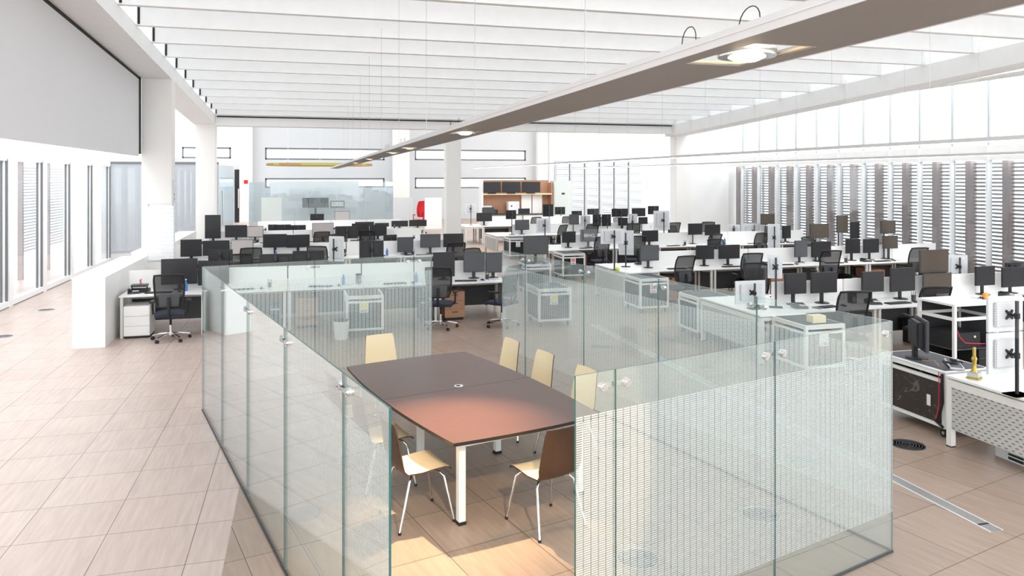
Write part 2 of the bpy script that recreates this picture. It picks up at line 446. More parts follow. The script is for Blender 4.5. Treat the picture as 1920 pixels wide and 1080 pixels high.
# hanging grey panel between camera and column one, window frame side
mb = MB().box(GX - 0.64, GX - 0.60, -3.0, 17.10, 3.25, 6.1, 'panelgrey')
mb.box(GX - 0.64, GX - 0.592, 17.10, 17.29, 3.3, 5.3, 'gap')  # black strip drawn for the dark gap between panel and column
for Y in (-3.0,):
    vs = []
    for YY in (-3.0, 17.2):
        zt = roofz(YY) - 0.28
        vs += [(GX - 0.60, YY, zt - 0.06), (GX - 0.592, YY, zt - 0.06), (GX - 0.592, YY, zt - 0.005), (GX - 0.60, YY, zt - 0.005)]
    mb.add(vs, [(0, 1, 2, 3), (4, 7, 6, 5), (0, 4, 5, 1), (1, 5, 6, 2), (2, 6, 7, 3), (3, 7, 4, 0)], 'gap')
tag(mb.obj('hanging_panel'), 'huge plain grey panel hanging under the girder above the glazed doors', 'panel')

o = MB().box(-8, 18, YG + 0.6, YB + 0.3, 9.0, 9.1, 'rearroof').obj('ceiling_rear_added'); struct(o, 'unseen high roof added over the back of the hall to cut daylight', 'ceiling')  # put in out of view to tone down the far wall

# columns
def column(x0, x1, y0, y1, top, label, extra=None):
    mb = MB().box(x0, x1, y0, y1, 0, top, 'colwhite')
    o = mb.obj('column', bevel=0.012); return struct(o, label, 'column')
column(-3.25, GX, 17.3, 17.75, roofz(17.3) - 0.28, 'white column with the written sheet on it')
column(-3.25, GX, YG, YG + 0.5, roofz(YG) - 0.28, 'white column at the far end of the long girder')
column(4.88, 5.40, YG, YG + 0.5, zf - 0.33, 'white column standing alone among the desks')
column(13.75, 14.40, YG, YG + 0.5, zf - 0.3, 'white column near the corner of the slatted window wall')
# far walls
def wallbox(name, x0, x1, y0, y1, z0, z1, m, label, cat='wall'):
    return struct(MB().box(x0, x1, y0, y1, z0, z1, m).obj(name), label, cat)
wX = lambda u: atY(u, YB)
# back wall with slot windows as real openings
def strips(name, x0, x1, Y, th, ztop, holes, m, label):
    """wall in plane Y with rectangular holes [(xa,xb,za,zb)] ordered in columns"""
    xs = sorted({x0, x1, *[h[0] for h in holes], *[h[1] for h in holes]})
    mb = MB()
    for a, b in zip(xs, xs[1:]):
        hs = sorted([h for h in holes if h[0] <= a + 1e-6 and h[1] >= b - 1e-6], key=lambda h: h[2]); z = 0
        for h in hs:
            mb.box(a, b, Y, Y + th, z, h[2], m); z = h[3]
        mb.box(a, b, Y, Y + th, z, ztop, m)
    return struct(mb.obj(name), label, 'wall')
def zat(v, u, Y): return wp(u, v, Y).z
holes = []; nwin = [0]
rows = [((341, 433), (276, 297)), ((497, 721), (278, 300)), ((497, 721), (334, 352)), ((778, 986), (281, 301)), ((778, 986), (333, 353))]
for (ua, ub), (va, vb) in rows:
    um = (ua + ub) / 2
    holes.append((wX(ua), wX(ub), zat(vb, um, YB), zat(va, um, YB)))
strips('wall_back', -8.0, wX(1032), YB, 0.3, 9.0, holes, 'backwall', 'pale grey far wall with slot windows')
def new_window(label):
    nwin[0] += 1
    o = thing('window_%d' % nwin[0], label, 'window'); o['kind'] = 'structure'; return o
names = ['partly hidden slot window high on the far wall by the door', 'upper long slot window above the glass meeting room', 'lower long slot window behind the glass meeting room',
         'upper slot window above the wooden media wall', 'lower slot window beside the wooden media wall']
for h, nm in zip(holes, names):
    wn = new_window(nm); a, b, c, d = h; e = 0.10
    mb = MB().box(a, b, YB + 0.02, YB + 0.12, c, c + e, 'darkframe').box(a, b, YB + 0.02, YB + 0.12, d - e, d, 'darkframe')
    mb.box(a, a + e, YB + 0.02, YB + 0.12, c, d, 'darkframe').box(b - e, b, YB + 0.02, YB + 0.12, c, d, 'darkframe').obj('window_frame', wn)
    MB().box(a + e, b - e, YB + 0.06, YB + 0.08, c + e, d - e, 'frost').obj('pane', wn)
for u0, u1 in ((450, 474), (735, 766), (1004, 1028)):
    column(wX(u0), wX(u1), YB - 0.5, YB - 0.01, 9.0, {450: 'pale pier on the far wall beside the black door', 735: 'white pier on the far wall behind the red chair', 1004: 'pale pier on the far wall beside the wooden media wall'}[u0])
# black door in the far wall
dn = thing('door_1', 'tall black door with a long steel pull handle', 'door'); dn['kind'] = 'structure'
x0, x1 = wX(441), wX(453)
MB().box(x0, x1, YB - 0.45, YB - 0.05, 0, zat(318, 446, YB), 'black').obj('leaf', dn)
MB().cyl(((x0 + x1) / 2 + 0.05, YB - 0.52, 0.9), ((x0 + x1) / 2 + 0.05, YB - 0.52, 2.1), 0.04, 'steel').obj('handle', dn)
# wall with tall blinds, window side of the back zone
YW = 40.0
xa, xb = atY(1040, YW), atY(1206, YW)
strips('wall_rear_offset', atY(1030, YW), 17.5, YW, 0.3, 9.0, [(xa, xb, 0.4, zat(302, 1120, YW))], 'warmwall', 'warm white wall with the tall blinded windows')
nb = 6
for i in range(nb):
    a = xa + (xb - xa) * i / nb; b = xa + (xb - xa) * (i + 1) / nb; zt = zat(302, 1120, YW)
    wn = new_window('tall blinded rear window, %s from the wooden media wall' % ORD[i])
    MB().box(a, a + 0.12, YW - 0.05, YW + 0.2, 0.4, zt, 'rail').box(a + 0.12, b, YW, YW + 0.2, zt - 0.08, zt, 'rail').obj('window_frame', wn)
    MB().box(a + 0.12, b, YW + 0.1, YW + 0.11, 0.4, zt - 0.08, 'winglass').obj('pane', wn)
    mb = MB(); z = 0.45
    while z < zt - 0.12: mb.box(a + 0.13, b - 0.01, YW + 0.20, YW + 0.24, z, z + 0.04, 'darkframe'); z += 0.10
    mb.obj('louvre', wn)
wallbox('wall_corner', 14.41, 17.0, YG + 0.1, YG + 0.4, 0, 6.2, 'white', 'short white wall beyond the last slatted window')
# left window wall
wallbox('wall_left_upper', XL - 0.3, XL, -4, 43, 3.30, 7.0, 'white', 'white wall band over the glazed sliding doors')
wallbox('wall_left_far', XL - 0.3, XL, 27.6, 43, 0, 3.30, 'white', 'plain white side wall beyond the grey glass partition')
ys = [18.4 + 2.25 * i for i in range(-7, 5)]
for i, (a, b) in enumerate(zip(ys, ys[1:])):
    j = len(ys) - 2 - i
    wn = new_window('white framed sliding glass door bay, %s from the grey glass partition' % ORD[j])
    mb = MB().box(XL - 0.12, XL + 0.06, a, a + 0.20, 0, 3.3, 'frameclear').box(XL - 0.1, XL + 0.02, a + 0.2, b, 3.16, 3.3, 'frameclear')
    mb.box(XL - 0.1, XL + 0.04, a + 0.2, b, 0, 0.14, 'frameclear').box(XL - 0.06, XL + 0.02, a + 0.28, a + 0.36, 0.14, 3.16, 'frameclear').box(XL - 0.06, XL + 0.0, b - 0.16, b - 0.08, 0.14, 3.16, 'frameclear')
    mb.box(XL - 0.02, XL + 0.03, a + 0.20, a + 0.235, 0.02, 3.2, 'darkframe').box(XL - 0.02, XL + 0.03, b - 0.035, b, 0.02, 3.2, 'darkframe').box(XL - 0.06, XL - 0.02, b - 0.20, b - 0.165, 0.14, 3.16, 'darkframe')
    mb.box(XL - 0.02, XL + 0.045, a + 0.20, b, -0.005, 0.02, 'darkframe')
    mb.obj('window_frame', wn)
    MB().box(XL - 0.04, XL - 0.03, a + 0.3, b - 0.1, 0.14, 3.16, 'winglass').obj('pane', wn)
    mb = MB(); z = 0.75
    while z < 3.1: mb.box(XL - 1.3, XL - 1.26, a + 0.5, b - 0.35, z, z + 0.038, 'louvrewhite'); z += 0.085
    mb.box(XL - 1.36, XL - 1.24, a + 0.40, a + 0.50, 0, 3.3, 'fin')
    mb.obj('louvre', wn)
# glass partition across the side aisle
PX = atY(410, 27.5)
wn = thing('glass_partition', 'grey glass partition wall across the side aisle', 'partition'); wn['kind'] = 'structure'
MB().box(XL, PX, 27.50, 27.52, 0.35, 3.25, 'partglass').obj('pane', wn)
MB().box(XL, PX, 27.46, 27.56, 3.25, 3.33, 'darkframe').box(XL, PX, 27.46, 27.56, 0.28, 0.35, 'rail').box(XL, PX, 27.47, 27.55, 0, 0.28, 'panelgrey').box(PX - 0.06, PX, 27.46, 27.56, 0.35, 3.25, 'rail').obj('frame', wn)
wallbox('wall_aisle_far', XL, atY(405, 34), 34.0, 34.1, 0, 3.6, 'panelgrey', 'grey wall seen through the glass partition')
o = thing('door_2', 'tall frosted glass door standing open by the partition', 'door', (atY(412, 30), 30.0, 0), math.radians(78)); o['kind'] = 'structure'
MB().box(0, 1.6, -0.02, 0.02, 0.0, 3.25, 'blueglass').obj('leaf', o)
MB().cyl((0.16, -0.07, 1.0), (0.16, -0.07, 2.3), 0.03, 'steel').obj('handle', o)
# ---- window-side wall: slatted bays
NB = 23
yk = [24.62 + 1.043 - 1.043 * i for i in range(NB)]
for i in range(NB - 1):
    b, a = yk[i], yk[i + 1]
    wn = new_window('tall slatted window bay with frosted upper pane, %s from the far corner' % ORD[i])
    mb = MB().box(XR - 0.10, XR + 0.04, a, a + 0.055, 0, 3.58, 'frameclear').box(XR - 0.05, XR + 0.02, a + 0.005, a + 0.05, 3.58, 6.3, 'rail').box(XR - 0.06, XR + 0.05, a + 0.055, b, 3.22, 3.58, 'white').box(XR - 0.06, XR + 0.05, a + 0.055, b, 0, 0.12, 'frameclear')
    mb.obj('window_frame', wn)
    MB().box(XR, XR + 0.02, a + 0.055, b, 0.12, 3.22, 'winglass').obj('pane', wn)
    MB().box(XR - 0.02, XR + 0.02, a + 0.07, b - 0.012, 3.58, 6.3, 'frost').obj('upper_pane', wn)
    mb = MB(); z = 0.3
    while z < 3.18: 
        mb.box(XR + 0.42, XR + 0.47, a + 0.02, b - 0.20, z, z + 0.050, 'louvre'); z += 0.094
    mb.box(XR + 0.38, XR + 0.44, a + 0.40, a + 0.46, 0, 3.2, 'louvrewhite')
    mb.obj('louvre', wn)
    MB().box(XR + 0.30, XR + 0.5, b - 0.20, b - 0.04, 0, 3.22, 'fin').obj('fin', wn)
# ------------------------------------------------------------------ floor fittings
def floor_grille(u, v, label, r=0.16, dark=False):
    p = fl(u, v)
    t = thing('floor_grille', label, 'floor grille', (p.x, p.y, 0), 0, 'round floor grilles')
    m = 'dark' if dark else 'steel'
    MB().lathe([(r, 0.0), (r, 0.004), (r - 0.012, 0.006), (r - 0.014, 0.002)], m, 32).obj('rim', t, smooth=True)
    mb = MB()
    for q in range(1, 6):
        rr = (r - 0.02) * q / 5.5
        mb.lathe([(rr - 0.005, 0.003), (rr - 0.005, 0.006), (rr + 0.005, 0.006), (rr + 0.005, 0.003)], m, 28)
    mb.lathe([(0.01, 0.001), (r - 0.015, 0.001), (r - 0.015, 0.002), (0.01, 0.002)], 'black', 28)
    mb.obj('grating', t)
for u, v, l in ((87, 581, 'steel floor grille on the side aisle near the glazed doors'), (5, 631, 'steel floor grille cut by the photo edge on the side aisle'),
                (1127, 650, 'round floor grille seen through the dashed glass near the cable channel'), (1262, 638, 'round floor grille in front of the wheeled dark cabinet'),
                (1427, 965, 'big bright floor grille seen through the corner glass pane'), (1155, 832, 'floor grille just inside the glass room beside the table'),
                (1503, 862, 'floor grille seen through two glass panes near the corner'), (1196, 1047, 'floor grille outside the front glass pane'), (1325, 688, 'floor grille midway along the cable channel'), (568, 963, 'floor grille seen through the long glass wall')):
    floor_grille(u, v, l)
floor_grille(1702, 834, 'dark round floor grille in front of the wheeled cable cabinet', 0.17, True)
# cable channel in the floor
P, Q = fl(1113, 609), fl(1868, 996)
d = (Q - P); L = d.length; a = math.atan2(d.y, d.x)
t = thing('cable_channel', 'long narrow steel cable channel let into the floor', 'floor channel', (P.x, P.y, 0), a)
MB().box(0, L, -0.055, 0.055, 0.0, 0.004, 'steel').obj('cover', t)
MB().box(0, L, -0.065, -0.055, 0, 0.006, 'alu').box(0, L, 0.055, 0.065, 0, 0.006, 'alu').box(L - 0.13, L - 0.11, -0.055, 0.055, 0.004, 0.006, 'black').obj('rim', t)

# ================================================================== GLASS ROOM
GH = 1.726
A_ = cb(-0.567, 3.48); F_ = cb(-3.73, 9.0); C_ = cb(2.846, 5.59); B_ = cb(0.338, 4.04); D_ = cb(-0.142, 11.04); E_ = cb(-1.121, 10.48)
# square the room up to its own axes
PHI = math.radians(14.0)
def pane(P, Q, label, clamps=''):
    d = Q - P; L = d.length; a = math.atan2(d.y, d.x)
    t = thing('glass_pane', label, 'glass pane', (P.x, P.y, 0), a, 'panes of the glass meeting room')
    mb = MB(); g = 0.004; th = 0.012
    vs = [(x, y, z) for z in (0.012, GH) for y in (-th / 2, th / 2) for x in (g, L - g)]
    mb.add(vs, [(0, 1, 5, 4)], 'filmglass').add(vs, [(2, 6, 7, 3)], 'glass')
    mb.add(vs, [(0, 2, 3, 1), (4, 5, 7, 6), (0, 4, 6, 2), (1, 3, 7, 5)], 'glassedge')
    mb.obj('glass_sheet', t)
    MB().box(0, L, -0.012, 0.012, 0, 0.012, 'dark').obj('floor_seal', t)
    for s in clamps:
        x = 0.085 if s == 's' else L - 0.085
        c = MB()
        c.cyl((x, -0.014, GH - 0.085), (x, 0.014, GH - 0.085), 0.024, 'chrome', n=20)
        c.cyl((x, -0.018, GH - 0.085), (x, -0.014, GH - 0.085), 0.015, 'steel', n=16).cyl((x, 0.014, GH - 0.085), (x, 0.018, GH - 0.085), 0.015, 'steel', n=16)
        x2 = -0.02 if s == 's' else L + 0.02
        c.box(min(x, x2), max(x, x2), 0.008, 0.014, GH - 0.097, GH - 0.073, 'steel')
        c.obj('clamp', t, smooth=True)
def run(P, Q, us, labels, first='', last=''):
    pts = [P] + [onseg(P, Q, u) for u in us] + [Q]
    for i, (a, b) in enumerate(zip(pts, pts[1:])):
        pane(a, b, labels[i], ('s' if i > 0 else first) + ('e' if i < len(pts) - 2 else last))
run(A_, F_, [644, 534, 464, 416], ['glass pane of the long wall nearest the camera, beside the chair backs', 'second glass pane of the long wall from the camera',
     'third glass pane of the long wall, middle one', 'fourth glass pane of the long wall from the camera', 'last glass pane of the long wall at the far corner'])
run(F_, E_, [590, 776], ['wide far glass pane starting at the corner, desks behind it', 'wide far glass pane in front of the wheeled cabinet', 'narrow far glass pane beside the entrance gap'])
run(D_, C_, [985, 1095, 1235, 1419], ['narrow glass pane beside the entrance gap on the window side', 'second window-side glass pane from the entrance gap', 'third window-side glass pane, before the cable channel',
     'fourth window-side glass pane, before the perforated desk ends', 'window-side glass pane meeting the near corner'], last='')
run(B_, C_, [1153, 1452], ['narrow front glass pane at the near opening beside the brown chair', 'wide front glass pane over two floor grilles', 'front glass pane meeting the near corner'], last='e')

# ------------------------------------------------------------------ meeting table
Rv = Vector((math.cos(PHI), math.sin(PHI), 0)); Lv = Vector((-math.sin(PHI), math.cos(PHI), 0))
NL, NR, FL_, FR = cb(-0.45, 5.835), cb(0.767, 6.588), cb(-1.82, 8.237), cb(-0.558, 8.878)
Ctr = (NL + NR + FL_ + FR) / 4
TW, TL = 0.715, 1.37                                     # half width, half length
def troom(x, y, z=0): return Ctr + Rv * x + Lv * y + Vector((0, 0, z))
t = thing('meeting_table', 'long reddish brown meeting table with bowed sides inside the glass room', 'table', tuple(Ctr), PHI)
for s in (-1, 1):
    poly = []
    N = 12
    ya, yb = (0.002 * s, TL * s) if s > 0 else (TL * s, -0.002)
    for i in range(N + 1):
        y = ya + (yb - ya) * i / N; poly.append((TW + 0.085 * (1 - (y / TL) ** 2), y))
    if s > 0:
        for i in range(1, 6): x = TW * (1 - 2 * i / 6); poly.append((x, TL + 0.035 * (1 - (x / TW) ** 2)))
    for i in range(N + 1):
        y = yb + (ya - yb) * i / N; poly.append((-TW - 0.085 * (1 - (y / TL) ** 2), y))
    if s < 0:
        for i in range(1, 6): x = -TW * (1 - 2 * i / 6); poly.append((x, -TL - 0.035 * (1 - (x / TW) ** 2)))
    MB().prism(poly, 0.692, 0.72, 'table', 'edge').obj('tabletop', t)
def sq(mb, x, y, w, z0, z1, m): return mb.box(x - w, x + w, y - w, y + w, z0, z1, m)
for x in (-0.58, 0.58):
    for y in (-1.22, 1.22):
        lg = sq(MB(), x, y, 0.03, 0.025, 0.68, 'alu').obj('leg', t, bevel=0.003)
        sq(MB(), x, y, 0.033, 0.0, 0.028, 'black').obj('foot', lg)
for x in (-0.42, 0.42):
    lg = sq(MB(), x, 0, 0.03, 0.025, 0.68, 'alu').obj('leg', t, bevel=0.003); sq(MB(), x, 0, 0.033, 0.0, 0.028, 'black').obj('foot', lg)
mb = MB()
for y in (-1.22, 0, 1.22): mb.box(-0.55, 0.55, y - 0.02, y + 0.02, 0.625, 0.68, 'alu')
for x in (-0.58, 0.58): mb.box(x - 0.02, x + 0.02, -1.19, 1.19, 0.63, 0.68, 'alu')
for x in (-0.5, 0, 0.5):
    for y in (-1.22, 1.22): mb.box(x - 0.06, x + 0.06, y - 0.015, y + 0.015, 0.68, 0.692, 'edge')
mb.obj('frame', t)
MB().lathe([(0.045, 0.72), (0.045, 0.724), (0.040, 0.726), (0.026, 0.7265)], 'alu', 28, (0.02, 0.07)).obj('cable_port', t, smooth=True)
MB().lathe([(0.024, 0.7265), (0.024, 0.7275), (0.001, 0.7275)], 'black', 20, (0.01, 0.06)).obj('socket', t)

# ------------------------------------------------------------------ shell chairs (origin: seat centre on the floor, facing +y)
def shell_chair():
    t = thing('shell_chair', 'x', 'chair')
    prof = [(0.215, 0.425), (0.20, 0.437), (0.15, 0.447), (0.05, 0.442), (-0.05, 0.432), (-0.13, 0.430), (-0.175, 0.440), (-0.205, 0.470), (-0.222, 0.52), (-0.235, 0.60), (-0.250, 0.70), (-0.268, 0.80), (-0.285, 0.855)]
    grid = []
    n = len(prof)
    for i, (y, z) in enumerate(prof):
        hw = 0.205 if i < 5 else (0.205 - 0.02 * math.sin(min(1, (i - 4) / 4) * math.pi)) if i < 9 else 0.20 - 0.01 * (i - 9)
        row = []
        for j in range(9):
            x = -hw + 2 * hw * j / 8; c = (x / hw) ** 2
            if i < 6: row.append((x, y, z - 0.0 + 0.012 * c * (1 if i > 0 else 0.3)))
            else: row.append((x, y + 0.02 * c, z))
        grid.append(row)
    mb = MB().sheet(grid, 0.011, 'cream', 'ply')
    # cream faces the sitter: flip when the first normal points down
    o = mb.obj('seat_shell', t, smooth=True)
    for sx in (-1, 1):
        for sy in (-1, 1):
            if sy > 0: pts = [(0.05 * sx, 0.08, 0.405), (0.15 * sx, 0.13, 0.40), (0.178 * sx, 0.155, 0.37), (0.225 * sx, 0.225, 0.012)]
            else: pts = [(0.05 * sx, -0.06, 0.405), (0.15 * sx, -0.12, 0.40), (0.178 * sx, -0.145, 0.37), (0.225 * sx, -0.245, 0.012)]
            lg = MB().tube(pts, 0.0095, 'chrome').obj('leg', t, smooth=True)
            MB().cyl((pts[-1][0], pts[-1][1], 0.0), (pts[-1][0], pts[-1][1], 0.02), 0.013, 'black').obj('foot', lg)
    MB().box(-0.07, 0.07, -0.09, 0.11, 0.402, 0.42, 'black').obj('seat_plate', t)
    return Proto(t)
sc = shell_chair()
def seat(x, y, ang, label): # x,y in table frame; ang facing angle relative to table frame (0 = along +y)
    p = troom(x, y); sc.place((p.x, p.y, 0), PHI + ang, label, 'shell chairs around the meeting table')
pi = math.pi
seat(0.02, -TL - 0.17, 0.06, 'shell chair at the near end of the table, dark plywood back to the camera')
seat(-0.05, TL + 0.55, pi, 'cream shell chair alone at the far end of the table')
for i, (yy, lb) in enumerate(((1.13, 'cream shell chair on the entrance-gap end of the window side of the table'), (0.38, 'cream shell chair in the middle of the window side of the table'), (-0.42, 'cream shell chair partly behind the front glass pane, window side of the table'))):
    seat(TW + 0.26, yy, pi / 2, lb)
for yy, lb in ((-0.93, 'shell chair nearest the camera along the long glass wall'), (-0.12, 'middle shell chair between the table and the long glass wall'), (0.68, 'farthest shell chair between the table and the long glass wall')):
    seat(-TW - 0.12, yy, -pi / 2, lb)

# ================================================================== OFFICE FURNITURE PROTOTYPES
def office_chair(mfab='navy', mback='mesh', mframe='black', name='office_chair'):
    t = thing(name, 'x', 'chair')
    # base
    hub = MB().cyl((0, 0, 0.085), (0, 0, 0.14), 0.04, 'chrome', n=12).cyl((0, 0, 0.14), (0, 0, 0.26), 0.026, 'chrome').cyl((0, 0, 0.26), (0, 0, 0.44), 0.019, 'black').obj('gas_lift', t, smooth=True)
    sb = MB()
    for k in range(5):
        a = k * 2 * pi / 5 + 0.3; c, s_ = math.cos(a), math.sin(a)
        sb.tube([(0.03 * c, 0.03 * s_, 0.115), (0.16 * c, 0.16 * s_, 0.105), (0.31 * c, 0.31 * s_, 0.072)], 0.017, 'chrome', 6)
    base = sb.obj('star_base', t, smooth=True)
    for k in range(5):
        a = k * 2 * pi / 5 + 0.3; c, s_ = math.cos(a), math.sin(a)
        p = Vector((0.31 * c, 0.31 * s_, 0.028)); q = Vector((-s_, c, 0)) * 0.022
        MB().cyl(p - q, p + q, 0.028, 'black', n=12).obj('caster', base)
    # seat
    st = MB(); g = []
    for i in range(7):
        y = -0.22 + 0.46 * i / 6; r = []
        for j in range(7):
            x = -0.24 + 0.48 * j / 6
            e = max(abs(x) / 0.24, abs(y - 0.01) / 0.23)
            r.append((-x * (0.94 if i in (0, 6) else 1), y, 0.50 - 0.025 * e ** 4 - (0.02 if i == 6 else 0)))
        g.append(r)
    st.sheet(g, 0.055, mfab).obj('seat', t, smooth=True)
    MB().box(-0.10, 0.10, -0.16, 0.12, 0.42, 0.455, mframe).obj('tilt_mechanism', t, bevel=0.006)
    # back: frame ring with mesh, leaning back
    def bp(x, h):   # h 0..1 along back height
        z = 0.60 + 0.56 * h; y = -0.235 - 0.05 * math.sin(h * 2.6) * 0 - 0.10 * h * h + 0.04 * (x / 0.23) ** 2 + 0.03 * math.sin(h * pi)
        return (x * (0.86 + 0.14 * math.sin(min(1, h * 1.4) * pi / 2)), y, z)
    ring = [bp(-0.22, 0.02)] + [bp(-0.235, h / 6) for h in range(1, 6)] + [bp(-0.225, 0.98)] + [bp(x / 10, 1.0) for x in (-1, 0, 1)] + [bp(0.225, 0.98)] + [bp(0.235, h / 6) for h in range(5, 0, -1)] + [bp(0.22, 0.02), bp(0.1, 0), bp(-0.1, 0), bp(-0.22, 0.02)]
    MB().tube(ring, 0.0165, mframe, 6).obj('back_frame', t, smooth=True)
    g = [[bp(-(-0.225 + 0.45 * j / 6), i / 6) for j in range(7)] for i in range(7)]
    MB().sheet(g, 0.004, mback).obj('back_mesh', t, smooth=True)
    g = [[tuple(Vector(bp(-(-0.17 + 0.34 * j / 5), 0.02 + 0.38 * i / 4)) + Vector((0, -0.03 - 0.012 * math.sin(i / 4 * pi), 0))) for j in range(6)] for i in range(5)]
    MB().sheet(g, 0.022, mfab if mback != 'mesh' else 'dark').obj('lumbar_pad', t, smooth=True)
    MB().tube([(0, -0.12, 0.44), (0, -0.27, 0.47), (0, -0.31, 0.60), (0, -0.285, 0.78)], 0.026, mframe, 8).obj('spine', t, smooth=True)
    for s_ in (-1, 1):
        ar = MB().tube([(0.20 * s_, -0.02, 0.445), (0.275 * s_, -0.03, 0.47), (0.285 * s_, -0.03, 0.66)], 0.017, mframe, 8).obj('arm_post', t, smooth=True)
        MB().box(0.285 * s_ - 0.04, 0.285 * s_ + 0.04, -0.13, 0.12, 0.66, 0.69, mframe).obj('arm_pad', ar, bevel=0.01)
    return Proto(t)
oc = office_chair()
redc = office_chair('red', 'red', 'red', 'office_chair')

def desk_proto(side, screen):
    """1.4 x 0.82 desk, origin at its front corner nearest the aisle; side: slotted end panel; screen: white divider on the far edge"""
    t = thing('desk', 'x', 'desk')
    MB().box(0.003, 1.397, 0, 0.80, 0.715, 0.74, 'desktop').obj('desktop', t, bevel=0.003)
    for x in (0.045, 1.355):
        f = MB()
        for y in (0.045, 0.755): f.box(x - 0.022, x + 0.022, y - 0.022, y + 0.022, 0.0, 0.715, 'leg')
        f.box(x - 0.018, x + 0.018, 0.067, 0.733, 0.66, 0.715, 'leg')
        f.obj('leg_frame', t)
    MB().box(0.07, 1.33, 0.60, 0.74, 0.60, 0.615, 'leg').box(0.07, 1.33, 0.73, 0.74, 0.615, 0.70, 'leg').obj('cable_tray', t)
    if screen:
        MB().box(0.01, 1.39, 0.80, 0.825, 0.70, 1.09, 'desktop').obj('privacy_screen', t, bevel=0.004)
        MB().box(0.01, 1.39, 0.805, 0.82, 0.16, 0.70, 'dark').obj('underdesk_shade_panel', t)  # added dark sheet standing in for the shade and clutter under the desks
    if side:
        MB().box(0.010, 0.021, 0.07, 0.73, 0.20, 0.66, 'slot').obj('side_panel', t)
    return Proto(t)
dk = {(a, b): desk_proto(a, b) for a in (0, 1) for b in (0, 1)}

def end_desk():
    t = thing('desk', 'x', 'desk'); L_ = 0.88
    MB().box(0, 0.795, -L_, L_, 0.715, 0.74, 'desktop').obj('desktop', t, bevel=0.003)
    for y in (-L_ + 0.035, L_ - 0.035):
        f = MB()
        for x in (0.035, 0.76): f.box(x - 0.03, x + 0.03, y - 0.03, y + 0.03, 0.0, 0.70, 'leg').box(x - 0.032, x + 0.032, y - 0.032, y + 0.032, 0.0, 0.012, 'black')
        f.box(0.065, 0.73, y - 0.02, y + 0.02, 0.655, 0.70, 'leg'); f.obj('leg_frame', t)
    MB().box(0.005, 0.045, -L_ + 0.065, L_ - 0.065, 0.625, 0.70, 'leg').obj('front_rail', t)
    MB().box(0.012, 0.024, -L_ + 0.068, L_ - 0.068, 0.19, 0.625, 'slot').obj('slotted_panel', t)
    return Proto(t)
ed = end_desk()
def trolley_proto(w=0.66, d=0.78, h=0.72, poster=True, mside='mat_dark'):
    t = thing('wheeled_cabinet', 'x', 'cabinet')
    fr = MB(); p = 0.022
    for x in (p, w - p):
        for y in (p, d - p): fr.box(x - p, x + p, y - p, y + p, 0.11, h - 0.02, 'alu')
    for z in (0.13, h - 0.04, h - 0.11):
        for y in (p, d - p): fr.box(2 * p, w - 2 * p, y - p + 0.002, y + p - 0.002, z - 0.018, z + 0.018, 'alu')
        for x in (p, w - p): fr.box(x - p + 0.002, x + p - 0.002, 2 * p, d - 2 * p, z - 0.018, z + 0.018, 'alu')
    fr.obj('frame', t)
    MB().box(0, w, 0, d, h - 0.02, h, 'alu').obj('top_tray', t, bevel=0.003)
    MB().box(0.04, w - 0.04, 0.04, d - 0.04, h, h + 0.006, 'mat_dark').obj('rubber_mat', t)
    MB().box(2 * p, w - 2 * p, 0.014, 0.020, 0.15, h - 0.13, 'black').obj('front_panel', t)
    MB().box(0.014, 0.020, 2 * p, d - 2 * p, 0.15, h - 0.13, mside).obj('side_panel', t)
    MB().box(w - 0.020, w - 0.014, 2 * p, d - 2 * p, 0.15, h - 0.13, mside).obj('side_panel', t)
    MB().box(2 * p, w - 2 * p, d - 0.02, d - 0.014, 0.15, h - 0.13, 'dark').obj('back_panel', t)
    for x in (0.06, w - 0.06):
        for y in (0.07, d - 0.07):
            MB().cyl((x - 0.014, y, 0.045), (x + 0.014, y, 0.045), 0.045, 'black', n=14).cyl((x - 0.018, y, 0.045), (x + 0.018, y, 0.045), 0.018, 'steel').box(x - 0.02, x + 0.02, y - 0.02, y + 0.02, 0.088, 0.11, 'steel').obj('caster', t)
    if poster:
        a = 0.36 * w
        pt = MB().box(a, a + 0.15, 0.009, 0.013, 0.42, 0.60, 'paper').obj('poster', t)
        pt['label'] = 'white sheet taped to the dark door'
        MB().box(a + 0.02, a + 0.13, 0.006, 0.009, 0.50, 0.585, 'pink' if poster == 'r' else 'yellow' if poster == 'y' else 'silver').obj('printed_block', pt)
        MB().box(a + 0.02, a + 0.13, 0.006, 0.009, 0.44, 0.452, 'dark').box(a + 0.02, a + 0.13, 0.006, 0.009, 0.465, 0.473, 'dark').obj('printed_lines', pt)
    return t

